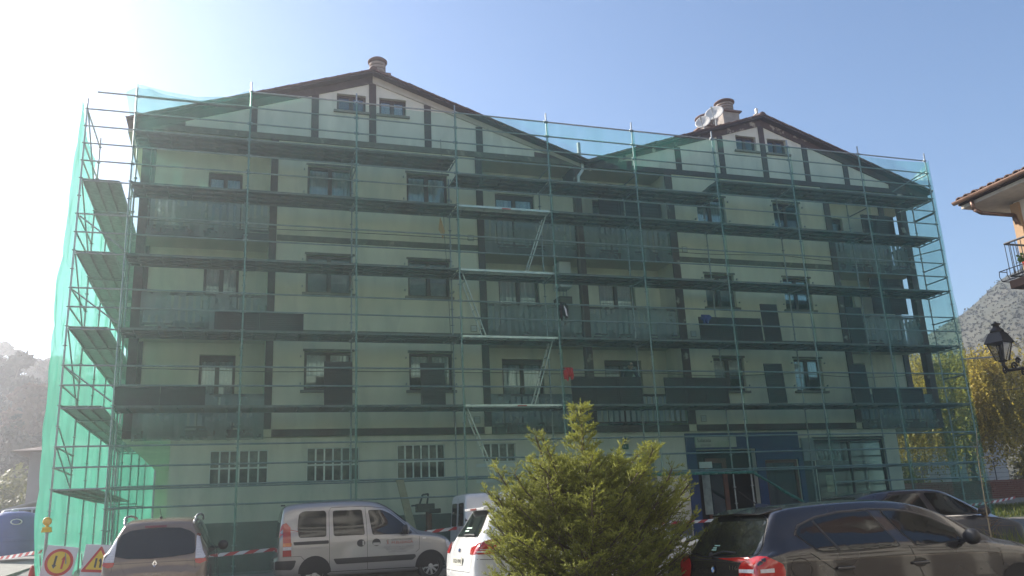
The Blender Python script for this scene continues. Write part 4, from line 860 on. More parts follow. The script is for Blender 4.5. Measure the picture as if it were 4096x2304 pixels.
c.patch('brake_lamp', sx([(-.24, 1.445), (.14, 1.445), (.14, 1.41), (-.24, 1.41)]), 'rear', mat('brake_lens', (.20, .05, .045), .3), .012)
c.seam([(-.72, .80), (.72, .80)], 'rear', .006); c.seam(sx([(-.72, .66), (-.70, .95)]), 'rear', .006); c.seam(sx([(.70, .66), (.68, .8)]), 'rear', .006)
o = c.patch('emblem', [(0-.0, .84), (.045, .775), (0, .71), (-.045, .775)], 'rear', chrome, .018, maxe=.03); c.patch('emblem_centre', [(0, .805), (.022, .775), (0, .745), (-.022, .775)], 'rear', c.paint, .021, o, maxe=.03)
c.text('SCENIC', .05, chrome, c.root, Matrix.Translation((-.004+c.cast(.0, .6, 'rear')[0].x-.006, .17, .585)) @ REAR, .34)
c.plate(0, .48)
c.window(rpoly([(.52, 1.40), (1.05, 1.48), (1.12, .99), (.7, 1.02)], .04), 'side', .015, 'side_window'); c.window(rpoly([(1.15, 1.48), (1.85, 1.50), (1.9, .98), (1.2, .99)], .04), 'side', .015, 'side_window'); c.window(rpoly([(1.95, 1.49), (2.3, 1.44), (2.95, 1.05), (2.9, .99), (1.97, .98)], .04), 'side', .015, 'side_window')
for s_ in (-1, 1):
    pts = [(.42, s_*.60, 1.46), (.50, s_*.62, 1.54), (.62, s_*.635, 1.60), (.8, s_*.64, 1.635), (1.4, s_*.645, 1.66), (2.0, s_*.64, 1.64), (2.25, s_*.63, 1.57)]
    MB().path(pts, .022, 8).build('roof_rail', mat('rail_silver', (.5, .5, .5), .3, .7), c.root, smooth=True, world=False)
c.box('aerial_base', (.85, .03, 1.60), (.11, .05, .04), black_pl); MB().tube((.84, .03, 1.61), (.66, .035, 1.76), .006, 6).build('aerial', black_pl, c.root, world=False)
c.mirror(2.65, -1.02, 1.03, black_pl, h=.16, l=.20); c.mirror(2.65, 1.02, 1.03, black_pl, h=.16, l=.2, side=1)
for x_ in (.82, 3.5):
    for y_ in (-.86, .86): c.wheel(x_, y_, .32, .2, 7)

# --- white hatchback behind the spruce
c = Car('white_car', (6.12, -10.2, gz(0, -10.2)), 0, 'white hatchback with red tail light half hidden by the spruce', 'car', paint('paint_white', (.74, .74, .73), .0, .3),
        [(0.0, .34, .60, .60, .95, .4), (.04, .26, .72, .78, .95, .45), (.08, .24, .92, .85, .97, .54), (.16, .22, 1.06, .89, .99, .62), (.28, .2, 1.24, .90, 1.0, .63), (.42, .2, 1.46, .905, 1.0, .60), (.50, .2, 1.535, .905, 1.0, .60), (.8, .2, 1.56, .905, 1.0, .61), (1.6, .2, 1.6, .905, 1.0, .62), (2.2, .2, 1.56, .9, 1.0, .61), (2.8, .2, 1.32, .9, .98, .6), (3.3, .2, 1.06, .88, .94, .62), (3.9, .24, .88, .8, .8, .56), (4.3, .3, .6, .55, .5, .4)])
c.window(rpoly([(.60, 1.10), (.56, 1.2), (.44, 1.46), (-.44, 1.46), (-.56, 1.2), (-.60, 1.10)], .03), 'rear', .015, 'rear_window')
o = c.patch('tail_light', rpoly([(.05, .96), (.2, 1.03), (.34, 1.06), (.50, 1.06), (.42, .90), (.34, .86), (.05, .86)], .02), 'side', red_lens, .012); c.patch('tail_light', [(-.60, .95), (-.86, 1.02), (-.88, .86), (-.62, .86)], 'rear', red_lens, .012); c.patch('tail_light', [(.60, .95), (.86, 1.02), (.88, .86), (.62, .86)], 'rear', red_lens, .012)
c.seam([(.05, .93), (.36, .92), (.46, 1.03)], 'side', .008, 'lamp_rib', clear_lens, .016, o); c.patch('reverse_lamp', [(.10, .905), (.22, .905), (.22, .885), (.10, .885)], 'side', clear_lens, .016, o)
bevel(MB().add([(.30, -.56, 1.515), (.30, .56, 1.515), (.75, .62, 1.56), (.75, -.62, 1.56), (.31, -.54, 1.47), (.31, .54, 1.47), (.75, .6, 1.5), (.75, -.6, 1.5)], [[0, 1, 2, 3], [4, 7, 6, 5], [0, 4, 5, 1], [1, 5, 6, 2], [2, 6, 7, 3], [3, 7, 4, 0]]).build('spoiler', c.paint, c.root, world=False), .012, 3)
MB().box(.292, .302, -.16, .16, 1.482, 1.508).build('brake_lamp', mat('brake_lens', (.20, .05, .045), .3), c.root, world=False)
c.plate(0, .76, txt='8128 HWB'); o = c.patch('emblem', [(.06*math.cos(q*.5236), .91+.026*math.sin(q*.5236)) for q in range(12)], 'rear', chrome, .014, maxe=.03); c.patch('emblem_centre', [(.045*math.cos(q*.5236), .91+.017*math.sin(q*.5236)) for q in range(12)], 'rear', mat('emblem_blue', (.02, .05, .2), .3), .017, o, maxe=.03)
h = c.cast(0, 1.12, 'rear')[0]; MB().path([(h.x-.03, .05, 1.12), (h.x-.03, -.2, 1.13), (h.x-.02, -.5, 1.12)], .014, 6).build('wiper', black_pl, c.root, world=False)
c.seam([(-.72, 1.06), (-.70, .62), (.70, .62), (.72, 1.06)], 'rear', .007); c.seam([(.04, .80), (.42, .78), (.5, .66)], 'side', .007)
c.window(rpoly([(.52, 1.16), (.62, 1.44), (1.05, 1.48), (1.05, 1.08), (.75, 1.06)], .04), 'side', .015, 'side_window'); c.window(rpoly([(1.1, 1.48), (1.8, 1.5), (1.84, 1.06), (1.1, 1.07)], .04), 'side', .015, 'side_window'); c.window(rpoly([(1.88, 1.49), (2.15, 1.46), (2.8, 1.12), (2.8, 1.06), (1.9, 1.06)], .04), 'side', .015, 'side_window')
for z_, w_ in ((1.21, .15), (1.17, .11)): c.patch('sticker', [(.22, z_), (.22-w_*2, z_), (.22-w_*2, z_+.02), (.22, z_+.02)], 'rear', mat('sticker_green', (.35, .55, .42), .6), .014)
for x_ in (.8, 3.4):
    for y_ in (-.87, .87): c.wheel(x_, y_, .32, .2, 7)

# --- dark grey hatchback in the right foreground
def bt(pts): return [((x+5.04)*1.049-5.09, (z-1.354)*1.049+1.354) for x, z in pts]
c = Car('dark_hatchback', (7.95, -14.5, gz(0, -14.5)-.02), 0, 'dark grey hatchback with number 116i on its tailgate at lower right', 'car', paint('paint_dark_grey', (.026, .024, .026), .35, .25),
        [(0.0, .34, .58, .60, .86, .42), (.03, .26, .72, .74, .86, .50), (.05, .24, .84, .80, .87, .56), (.10, .22, .90, .835, .88, .62), (.20, .2, 1.0, .855, .89, .65), (.32, .19, 1.17, .865, .90, .645), (.44, .18, 1.32, .87, .91, .63), (.54, .18, 1.375, .872, .91, .62), (.8, .18, 1.41, .875, .92, .63), (1.4, .18, 1.435, .875, .92, .64), (1.9, .18, 1.43, .875, .92, .635), (2.3, .18, 1.38, .875, .91, .62), (2.7, .18, 1.26, .872, .90, .62), (3.05, .18, 1.08, .868, .88, .64), (3.3, .18, .965, .86, .85, .66), (3.7, .2, .89, .84, .80, .62), (4.05, .22, .78, .77, .70, .55), (4.23, .3, .6, .55, .5, .4)])
c.window(rpoly([(.70, .925), (.69, 1.0), (.58, 1.27), (.46, 1.315), (0, 1.33), (-.46, 1.315), (-.58, 1.27), (-.69, 1.0), (-.70, .925), (-.3, .897), (.3, .897)], .05), 'rear', .012, 'rear_window')
rw = [(.60, 1.115), (.68, 1.19), (.90, 1.255), (1.2, 1.30), (1.60, 1.31), (1.70, 1.15), (1.83, .93), (1.0, .925), (.80, .93)]
c.window(rpoly(rw, .05), 'side', .022, 'rear_door_window'); c.window(rpoly([(1.78, 1.305), (1.95, 1.30), (2.2, 1.265), (2.42, 1.20), (2.70, 1.07), (2.74, .955), (2.06, .935), (1.92, 1.1)], .04), 'side', .022, 'front_door_window')
c.seam([(.86, 1.24), (1.04, .93)], 'side', .03, 'quarter_bar', black_pl, .013)
c.seam([(.58, 1.10), (.66, 1.20), (.90, 1.275), (1.2, 1.32), (1.6, 1.335), (1.95, 1.32), (2.2, 1.285), (2.44, 1.215), (2.72, 1.08)], 'side', .014, 'window_trim', mat('trim_satin', (.10, .09, .08), .3, .5), .008)
o = c.patch('tail_light', rpoly([(-.50, .80), (-.55, .85), (-.72, .915), (-.84, .86), (-.84, .66), (-.52, .66)], .02), 'rear', red_lens, .012); c.patch('reverse_lamp', [(-.52, .785), (-.78, .79), (-.78, .755), (-.52, .75)], 'rear', clear_lens, .017, o)
o = c.patch('tail_light', rpoly([(.5, .80), (.55, .85), (.72, .915), (.84, .86), (.84, .66), (.52, .66)], .02), 'rear', red_lens, .012)
c.patch('tail_light', rpoly([(.06, .88), (.16, .915), (.33, .83), (.35, .76), (.32, .66), (.06, .66)], .02), 'side', red_lens, .012); c.patch('reverse_lamp', [(.08, .79), (.22, .795), (.22, .755), (.08, .755)], 'side', clear_lens, .017)
c.seam([(.50, .852), (-.50, .852)], 'rear', .014, 'tailgate_crease_glint', mat('crease_highlight', (.12, .11, .105), .12, .8, coat=1), .008); c.seam([(.62, .885), (.3, .868), (-.3, .868), (-.62, .885)], 'rear', .006)  # paler strip paints the highlight along the tailgate crease
o = c.patch('emblem', [(.01+.042*math.cos(q*.3927), .765+.042*math.sin(q*.3927)) for q in range(16)], 'rear', chrome, .012, maxe=.02)
for q in range(4):
    pts = [(.01, .765)]+[(.01+.030*math.cos(q*1.5708+k*.314), .765+.030*math.sin(q*1.5708+k*.314)) for k in range(6)]
    c.patch('emblem_quarter', pts, 'rear', mat('emblem_lightblue', (.06, .22, .55), .3) if q % 2 else white_p, .016, o, maxe=.02)
h = c.cast(-.38, .79, 'rear')[0]; c.text('116i', .062, chrome, c.root, Matrix.Translation((h.x-.008, -.30, .775)) @ Matrix.Rotation(R(0), 4, 'Z') @ REAR, .17)
bevel(MB().add([(.36, -.50, 1.335), (.36, .50, 1.335), (.62, .56, 1.395), (.62, -.56, 1.395), (.365, -.50, 1.32), (.365, .50, 1.32), (.62, .55, 1.35), (.62, -.55, 1.35), (.345, 0, 1.352), (.62, 0, 1.415)], [[0, 8, 9, 3], [8, 1, 2, 9], [4, 7, 6, 5], [0, 4, 5, 1, 8], [1, 5, 6, 2], [3, 7, 4, 0], [2, 6, 7, 3, 9]]).build('spoiler', c.paint, c.root, world=False), .008, 2)
c.seam([(-.56, .0), (-.3, .0)], 'top', .0001) if False else None
h = c.cast(.2, .93, 'rear')[0]; w_ = MB().path([(h.x-.035, .1, .915), (h.x-.02, -.12, .955), (h.x+.0, -.33, .945)], .010, 6); o = w_.build('wiper', black_pl, c.root, world=False); MB().lathe([(.03, 0), (.025, .03)], 10, Matrix.Translation((h.x-.04, .1, .915)) @ Matrix.Rotation(R(-90), 4, 'Y')).build('wiper_pivot', black_pl, o, world=False)
st = mat('sticker_green', (.35, .55, .42), .6)
for z_, w_ in ((1.0, .12), (.975, .08), (.955, .1)): c.patch('sticker', [(.2, z_), (.2-w_, z_), (.2-w_, z_+.012), (.2, z_+.012)], 'rear', st, .014)
for x_ in (1.09, 2.07):
    o = c.patch('door_handle', [(x_-.02+.095*math.cos(q*.5236), .755+.05*math.sin(q*.5236)) for q in range(12)], 'side', mat('handle_cup', (.03, .027, .026), .35, .4), .003); c.box('grip', (x_-.02, c.cast(x_, .75, 'side')[0].y-.022, .75), (.22, .022, .032), c.paint, o, .01)
c.seam([(.68, .92), (.95, .74), (1.03, .55), (1.0, .3)], 'side'); c.seam([(1.95, .93), (2.0, .80), (2.07, .60), (2.06, .3)], 'side'); c.seam([(.42, .79), (.46, .86), (.54, .88), (.63, .85), (.67, .77), (.64, .69), (.55, .65), (.46, .68), (.42, .79)], 'side', .005)
c.seam([(.33, .845), (.9, .838), (1.7, .832), (2.6, .818), (3.3, .79), (4.0, .70)], 'side', .010, 'body_crease_glint', mat('crease_highlight', (.12, .11, .105), .12, .8, coat=1), .004); c.seam([(3.12, .93), (3.2, .8), (3.2, .5)], 'side', .006)  # highlight along the flank crease is painted as a paler strip
fa = MB().add([(.62, -.03, 1.40), (.62, .03, 1.40), (.86, .02, 1.43), (.86, -.02, 1.43), (.66, 0, 1.455)], [[0, 1, 4], [1, 2, 4], [2, 3, 4], [3, 0, 4], [0, 3, 2, 1]]); o = fa.build('aerial_base', c.paint, c.root, world=False); MB().tube((.67, 0, 1.44), (.38, .03, 1.66), .006, 6, .003).build('aerial', black_pl, o, world=False)
c.mirror(2.70, -.98, .99, black_pl, h=.14, l=.19); c.plate(0, .55)
for x_ in (.78, 3.42):
    for y_ in (-.84, .84): c.wheel(x_, y_, .31, .2, 7)

# --- dark saloon behind it
c = Car('dark_saloon', (12.0, -10.05, gz(0, -10)), 0, 'dark saloon parked beyond the grey hatchback', 'car', paint('paint_dark_blue', (.035, .034, .045), .5, .28),
        [(0.0, .36, .62, .62, .9, .45), (.05, .26, .86, .80, .92, .52), (.12, .22, 1.0, .86, .94, .58), (.4, .2, 1.08, .88, .97, .62), (.75, .2, 1.17, .88, .98, .60), (1.1, .2, 1.38, .88, .99, .57), (1.55, .2, 1.49, .88, .99, .58), (2.2, .2, 1.525, .88, .99, .59), (2.9, .2, 1.50, .88, .99, .58), (3.3, .2, 1.36, .88, .98, .58), (3.75, .2, 1.12, .87, .95, .62), (4.0, .2, 1.02, .86, .92, .64), (4.4, .22, .9, .82, .82, .6), (4.62, .28, .68, .6, .6, .42)])
c.window(rpoly([(1.25, 1.10), (1.5, 1.30), (1.85, 1.42), (2.38, 1.445), (2.44, 1.08)], .05), 'side', .022, 'rear_door_window'); c.window(rpoly([(2.52, 1.445), (2.85, 1.435), (3.1, 1.35), (3.55, 1.12), (3.5, 1.07), (2.6, 1.07)], .04), 'side', .022, 'front_door_window')
c.window(rpoly([(.78, -.5), (1.2, -.5), (1.2, .5), (.78, .5)], .05), 'top', .02, 'rear_window'); c.window(rpoly([(3.1, -.5), (3.65, -.58), (3.65, .58), (3.1, .5)], .05), 'top', .02, 'windscreen')
c.seam([(1.25, 1.045), (2.4, 1.04), (3.55, 1.03)], 'side', .016, 'window_trim', chrome, .006); c.mirror(3.42, -1.0, 1.1, black_pl, h=.15, l=.2); c.seam([(2.48, 1.03), (2.55, .8), (2.53, .4)], 'side')
for x_ in (.85, 3.6):
    for y_ in (-.85, .85): c.wheel(x_, y_, .32, .2, 7)
# --- white van near the scaffold
c = Car('white_van', (8.45, -.95, gz(0, -1)+.1), 0, 'white van with twin rear windows parked under the scaffold', 'van', paint('paint_white', (.74, .74, .73), .0, .3),
        [(0.0, .34, .60, .72, 1.0, .62), (.05, .26, 1.2, .82, 1.0, .66), (.08, .24, 1.66, .84, 1.0, .68), (.16, .22, 1.78, .845, 1.0, .70), (.5, .2, 1.80, .845, 1.0, .70), (1.8, .2, 1.82, .845, 1.0, .70), (2.4, .2, 1.74, .845, 1.0, .66), (2.8, .2, 1.45, .84, 1.0, .62), (3.2, .2, 1.12, .83, .98, .64), (3.8, .22, .95, .79, .86, .6), (4.1, .3, .62, .6, .55, .45)])
for s_ in (-1, 1): c.window(rpoly([(s_*.10, 1.0), (s_*.62, 1.0), (s_*.58, 1.56), (s_*.10, 1.56)], .05), 'rear', .012, 'rear_door_window')
c.seam([(0, .5), (0, 1.7)], 'rear', .012); c.patch('hinge', [(-.80, 1.1), (-.76, 1.1), (-.76, 1.2), (-.80, 1.2)], 'rear', black_pl, .012)
for x_ in (.8, 3.3):
    for y_ in (-.82, .82): c.wheel(x_, y_, .3, .2, 7)
# --- pale car far left behind the container
c = Car('pale_estate', (-6.2, 17.6, gz(-4, 17)+.12), R(4), 'pale silver car parked behind the blue container', 'car', paint('paint_silver', (.34, .335, .33), .5, .35),
        [(0.0, .34, .62, .7, .95, .5), (.08, .24, .95, .86, .95, .6), (.2, .2, 1.3, .88, .97, .6), (.4, .2, 1.52, .88, .98, .6), (1.4, .2, 1.58, .88, .98, .62), (2.1, .2, 1.52, .88, .98, .6), (2.8, .2, 1.15, .87, .96, .6), (3.2, .2, 1.0, .86, .92, .62), (3.9, .24, .85, .78, .78, .55), (4.2, .3, .6, .55, .5, .4)])
c.window(rpoly([(.5, 1.42), (1.3, 1.47), (1.32, 1.02), (.6, 1.02)], .05), 'side', .02, 'side_window'); c.window(rpoly([(1.4, 1.47), (2.0, 1.44), (2.7, 1.06), (1.42, 1.02)], .04), 'side', .02, 'side_window'); c.window(rpoly([(-.6, 1.0), (.6, 1.0), (.5, 1.44), (-.5, 1.44)], .05), 'rear', .02, 'rear_window')
for x_ in (.8, 3.3):
    for y_ in (-.84, .84): c.wheel(x_, y_, .31, .2, 7)
# ------------------------------------------------------------------ road works: signs, lamp, cone, tape
def P_w(x, y, w):      # a point at depth w along the line of sight through a pixel of the photograph, used once to place things on site
    return CAM + (cf + cr*((x-2048)/3433.0) - cu*((y-1152)/3433.0))*w
sign_white = mat('sign_white', (.62, .62, .64), .5, var=.05, scale=3)
def road_sign(base, kind, label, tilt, lamp=False):
    t = empty('road_sign', base, R(-6), label, 'road sign', 'temporary road signs by the scaffold'); M = Matrix.Rotation(R(-10), 4, 'X') @ Matrix.Rotation(R(tilt), 4, 'Y'); z0 = .44; w = .64
    T = lambda b_, nm, mt, dy=0.0: b_
    bevel(MB().box(-w/2, w/2, 0, .02, z0, z0+.68, M).build('panel', sign_white, t, world=False), .01)
    def flat(pts, y, mt, nm): MB().prism([(x, z+z0+.34) for x, z in pts], y-.002, y, M).build(nm, mt, t, world=False)
    circ = lambda r, n=28: [(r*math.cos(2*math.pi*i/n), r*math.sin(2*math.pi*i/n)) for i in range(n)]
    if kind == 'circle':
        flat(circ(.285), -.003, red_p, 'ring'); flat(circ(.225), -.006, yellow_p, 'disc')
        for x, s_, mt in ((-.08, -1, black_p), (.08, 1, red_p)): flat([(x-.022, -.13*s_), (x+.022, -.13*s_), (x+.022, .06*s_), (x+.05, .06*s_), (x, .14*s_), (x-.05, .06*s_), (x-.022, .06*s_)], -.009, mt, 'arrow')
    else:
        tri = lambda k_: [(-.33*k_, -.23*k_), (.33*k_, -.23*k_), (0, .33*k_)]
        flat(rpoly(tri(.98), .05), -.003, red_p, 'border'); flat(rpoly([(x, z-.005) for x, z in tri(.72)], .03), -.006, yellow_p, 'triangle')
        flat([(-.07, -.13), (-.03, -.13), (-.03, .06), (-.07, .06)], -.009, black_p, 'bar'); flat([(.07, -.13), (.03, -.13), (.03, -.02), (.0, .02), (.03, .06), (.045, .06), (.07, .0)], -.009, black_p, 'bar')
    for x in (-.25, .25):
        MB().box(x-.015, x+.015, .02, .04, 0, z0+.6, M).build('leg', steel, t, world=False); MB().tube((x, .03, z0+.5), (x, .45, 0), .012, 6).build('strut', steel, t, world=False)
    return t
s1 = P_w(208, 2232, 18.3); road_sign((s1.x, s1.y, gz(0, s1.y)), 'circle', 'white sign board with red ringed yellow disc and two arrows', 8)
s2 = P_w(375, 2235, 17.9); road_sign((s2.x, s2.y, gz(0, s2.y)), 'triangle', 'white sign board with yellow triangle half behind the people carrier', 5)
lp = P_w(184, 2085, 18.5); t = empty('warning_lamp', (lp.x, lp.y+.15, gz(0, lp.y)), label='yellow flashing warning lamp on a post behind the disc sign', cat='warning lamp')
X, Y, Z = lp.x, lp.y+.15, lp.z; am = mat('amber_lens', (.75, .45, .02), .2, var=.1, coat=1)
MB().lathe([(.02, -.05), (.075, -.045), (.09, -.02), (.09, .02), (.075, .045), (.02, .05)], 22, Matrix.Translation((X, Y, Z)) @ Matrix.Rotation(R(90), 4, 'X')).build('lens', am, t, smooth=True)
bevel(MB().prism([(X-.10, Z-.23), (X+.11, Z-.23), (X+.085, Z-.12), (X-.075, Z-.12)], Y-.05, Y+.05).build('battery_box', yellow_p, t)); MB().tube((X, Y, gz(0, Y)), (X, Y, Z-.23), .02, 8).build('post', steel, t)
MB().tube((X, Y, Z-.13), (X, Y, Z-.085), .03, 10).build('neck', yellow_p, t)
cp = P_w(130, 2265, 18.0); t = empty('traffic_cone', (cp.x, cp.y, gz(0, cp.y)), label='red and white traffic cone left of the disc sign', cat='traffic cone'); M = Matrix.Translation((cp.x, cp.y, gz(0, cp.y)))
h = .70; zt = lambda q: q*h
MB().box(-.2, .2, -.2, .2, 0, .03, M).build('base', rubber, t); MB().lathe([(.15, .03), (.13, .12), (.11, .26)], 20, M).build('lower_cone', red_p, t, smooth=True); MB().lathe([(.11, .262), (.085, .42)], 20, M).build('white_band', white_p, t, smooth=True); MB().lathe([(.085, .422), (.035, .72), (.02, .735)], 20, M).build('upper_cone', red_p, t, smooth=True)
def tape(name, pts, w, label, step=.22):
    b = MB(); P = [Vector(p) for p in pts]; d = 0; fine = []
    for a_, b_ in zip(P, P[1:]):
        n = max(1, int((b_-a_).length/step)); fine += [a_.lerp(b_, i/n) for i in range(n)]
    fine.append(P[-1])
    for i in range(len(fine)-1):
        a_, b_ = fine[i], fine[i+1]; dd = (b_-a_)*.35; b.cm = i % 2; up = Vector((0, .01*math.sin(i), w))
        b.quad(a_-dd*(i > 0), b_-dd, b_+up+dd*(i < len(fine)-2), a_+up+dd)
    o = b.build(name, [white_p, mat('tape_red', (.50, .05, .05), .5)]); return tag(o, label, 'barrier tape', 'red and white barrier tapes')
sag = lambda a_, b_, s_, n=10: [tuple(lrp(a_[k], b_[k], i/n)-(s_*math.sin(math.pi*i/n) if k == 2 else 0) for k in range(3)) for i in range(n+1)]
tape('barrier_tape', sag((2.6, -.9, .27), (9.0, -.9, .66), .03, 14), .08, 'red and white tape stretched behind the silver van'); tape('barrier_tape', sag((11.5, -.6, .6), (17.9, -.3, .55), .1, 14), .08, 'red and white tape glimpsed right of the spruce')
tape('barrier_tape', sag((23, -1.4, .55), (31, 2.6, .75), .08, 14), .08, 'red and white tape behind the dark saloon'); tape('barrier_tape', sag((-6.0, 9, .45), (-1.3, .2, .55), .12, 14), .08, 'faded tape running left in front of the blue container')
# ------------------------------------------------------------------ container, hoist post, plank
rc = P_w(48, 2150, 30); t = empty('recycling_container', (rc.x, rc.y, gz(0, rc.y)+.12), R(10), 'rounded blue recycling container at the far left', 'container'); bl = mat('container_blue', (.05, .09, .30), .45, var=.1, scale=4)
prof = [(.78, 0), (.80, .12), (.80, 1.0), (.76, 1.3), (.62, 1.46), (.3, 1.52), (.02, 1.53)]
MB().lathe(prof, 40, Matrix.Identity(4), 1, .86).build('shell', bl, t, smooth=True, world=False)
MB().lathe([(.17, -.03), (.17, .02), (.13, .025), (.13, -.03)], 20, Matrix.Translation((.1, -.66, 1.16)) @ Matrix.Rotation(R(80), 4, 'X'), 1.1, .6).build('chute_ring', white_p, t, world=False); MB().lathe([(.125, -.02), (.01, -.02)], 16, Matrix.Translation((.1, -.665, 1.16)) @ Matrix.Rotation(R(80), 4, 'X'), 1.1, .6).build('chute', dark_m, t, world=False)
MB().lathe([(.805, .5), (.815, .53), (.815, .6), (.805, .63)], 40, None, 1, .86).build('rim_band', bl, t, world=False); MB().lathe([(.12, 1.52), (.12, 1.58), (.08, 1.6)], 14).build('lifting_hook', steel, t, world=False)
rust = mat('rusty_red', (.17, .06, .04), .75, var=.3, scale=12, bump=.2)
t = empty('hoist', (8.02, .35, gz(0, .4)+.11), label='rusty red hoist post with motor standing before the plinth', cat='hoist'); MB().tube((8.02, .35, -.25), (8.02, .35, 1.15), .085, 12).build('post', rust, t); bevel(MB().box(7.68, 8.16, .2, .5, 1.12, 1.34).box(8.0, 8.32, .18, .52, 1.08, 1.2).build('motor', mat('motor_dark', (.05, .045, .04), .6, var=.2), t)); MB().path([(7.78, .35, 1.34), (7.86, .35, 1.58), (8.02, .35, 1.6), (7.98, .35, 1.34)], .025, 8).build('handle', black_pl, t); MB().box(7.55, 7.7, .3, .4, 1.28, 1.32).build('lever', black_pl, t); MB().box(7.85, 8.2, .2, .52, -.27, -.24).build('foot_plate', rust, t)
pl = MB(); a_, b_ = Vector((7.3, .75, 2.05)), Vector((7.62, -.55, -.25)); d = b_-a_; pl.box(-.11, .11, -.018, .018, 0, d.length, Matrix.Translation(a_) @ d.to_track_quat('Z', 'Y').to_matrix().to_4x4()); tag(pl.build('wooden_plank', mat('bare_plank', (.38, .31, .2), .8, var=.15, scale=6)), 'pale wooden plank leaning against the scaffold', 'plank')
# ------------------------------------------------------------------ house at the right edge
t = empty('house', (23, -14, gz(20, -10)), label='white house corner with orange pilaster, brown eaves and balcony at the right edge', cat='house')
HX, HY = 19.6, -9.3; orange = mat('pilaster_orange', (.44, .28, .16), .8, var=.1, scale=2); hw = mat('house_white', (.72, .68, .62), .8, var=.06, scale=2, bump=.1, bscale=50); gut = mat('copper_gutter', (.20, .125, .095), .4, .6, var=.2, scale=5); ironm = mat('wrought_iron', (.05, .05, .055), .5, .5, var=.15)
b = MB(); wall_x = HX+.02; b.box(wall_x, HX+9, HY-12, HY, -1, 7.45); b.build('wall', hw, t)
MB().box(HX-.05, HX+.5, HY-.17, HY+.04, -1, 7.40).build('pilaster', orange, t)
MB().box(HX-.03, HX-.0, HY-12, HY-.44, 5.2, 5.5).build('floor_band', orange, t); MB().box(HX-.03, HX, HY-12, HY-.44, -1, 3.0).build('plinth', hw, t)
for k in range(2):
    w_ = MB().box(HX-.01, HX+.04, HY-2.6, HY-1.5, 5.6-k*2.8, 7.0-k*2.8).build('window', frame_m, t); MB().box(HX-.02, HX-.012, HY-2.5, HY-1.6, 5.7-k*2.8, 6.9-k*2.8).build('pane', pane_m, w_)
ev = .9; EX = HX-ev; EYF = HY+.65
MB().box(EX+.05, HX+9, HY-12, EYF-.03, 7.46, 7.54).build('soffit', mat('soffit_white', (.55, .5, .44), .8), t)
rs = MB().add([(EX, HY-12, 7.6), (EX, EYF, 7.6), (HX+4.5, EYF, 9.4), (HX+4.5, HY-12, 9.4), (EX, HY-12, 7.545), (EX, EYF, 7.545), (HX+9, EYF, 7.545), (HX+9, HY-12, 7.545), (HX+9.5, EYF, 7.6), (HX+9.5, HY-12, 7.6)], [[0, 1, 2, 3], [0, 4, 5, 1], [1, 5, 6, 8, 2], [2, 8, 9, 3]]); rf = rs.build('roof', mat('eave_board', (.10, .06, .045), .7, var=.2), t)
ht = MB(); 
for q in range(7): a_ = math.pi*q/6; ht.v.append((0, .095*math.cos(a_), .07*math.sin(a_))); ht.v.append((.44, .08*math.cos(a_), .06*math.sin(a_)))
for q in range(6): ht.f.append([2*q, 2*q+1, 2*q+3, 2*q+2]); ht.m.append(0)
hm = ht.mesh('roof_tile', tile_old); sl = math.atan(1.8/(4.5+ev))
sol = None
for j in range(26):
    for i in range(5):
        o = link('roof_tile', hm, rf); o.location = (EX-.06+i*.36*math.cos(sl), EYF-.1-j*.225+random.uniform(-.01, .01), 7.63+i*.36*math.sin(sl)+.03+random.uniform(-.008, .008)); o.rotation_euler = (0, -sl+.06, random.uniform(-.03, .03)); s_ = o.modifiers.new('thick', 'SOLIDIFY'); s_.thickness = .018
gt = MB()
for q in range(8): a_ = math.pi+math.pi*q/7; gt.v.append((EX-.1+.07*math.cos(a_), EYF+.02, 7.62+.07*math.sin(a_))); gt.v.append((EX-.1+.07*math.cos(a_), HY-12, 7.62+.07*math.sin(a_)))
for q in range(7): gt.f.append([2*q, 2*q+1, 2*q+3, 2*q+2]); gt.m.append(0)
g = gt.build('gutter', gut, t, smooth=True); g.modifiers.new('thick', 'SOLIDIFY').thickness = .01
for j in range(6): MB().tube((EX-.1, EYF-.4-j*.8, 7.54), (EX+.05, EYF-.4-j*.8, 7.57), .012, 6).build('gutter_bracket', gut, t)
MB().path([(EX-.02, HY+.25, 7.56), (EX-.02, HY+.22, 7.30), (EX+.1, HY+.15, 7.2), (HX-.08, HY-.05, 7.12), (HX-.1, HY-.1, 6.9)], .045, 10).build('downpipe', gut, t, smooth=True); MB().tube((HX-.55, HY-.45, 5.35), (HX-.52, HY-.5, -.6), .04, 10).build('downpipe', gut, t)
BX0, BY1 = HX-.72, HY-.12
bal = MB().box(BX0, HX-.04, HY-5, BY1, 5.33, 5.52).build('balcony', mat('balcony_brown', (.13, .07, .05), .7, var=.2), t); bevel(bal, .02)
r_ = MB().tube((BX0+.04, HY-5, 6.36), (BX0+.04, BY1-.04, 6.36), .025, 8).tube((BX0+.04, BY1-.04, 6.36), (HX, BY1-.04, 6.36), .025, 8).tube((BX0+.04, HY-5, 5.62), (BX0+.04, BY1-.04, 5.62), .018, 8).tube((BX0+.04, BY1-.04, 5.62), (HX, BY1-.04, 5.62), .018, 8); rail = r_.build('railing', ironm, bal)
bm_ = MB().tube((0, 0, 0), (0, 0, .74), .009, 6).mesh('baluster', ironm)
for j in range(36): o = link('baluster', bm_, rail); o.location = (BX0+.04, BY1-.04-j*.135, 5.62)
for j in range(1, 6): o = link('baluster', bm_, rail); o.location = (BX0+.04+j*.12, BY1-.04, 5.62)
pr_ = MB().path([(BX0+.02, BY1+.02, 5.72), (BX0-.2, BY1+.02, 5.72), (BX0-.2, BY1-1.5, 5.72)], .01, 6).path([(BX0+.02, BY1+.02, 5.50), (BX0-.16, BY1+.02, 5.50), (BX0-.16, BY1-1.5, 5.5)], .01, 6)
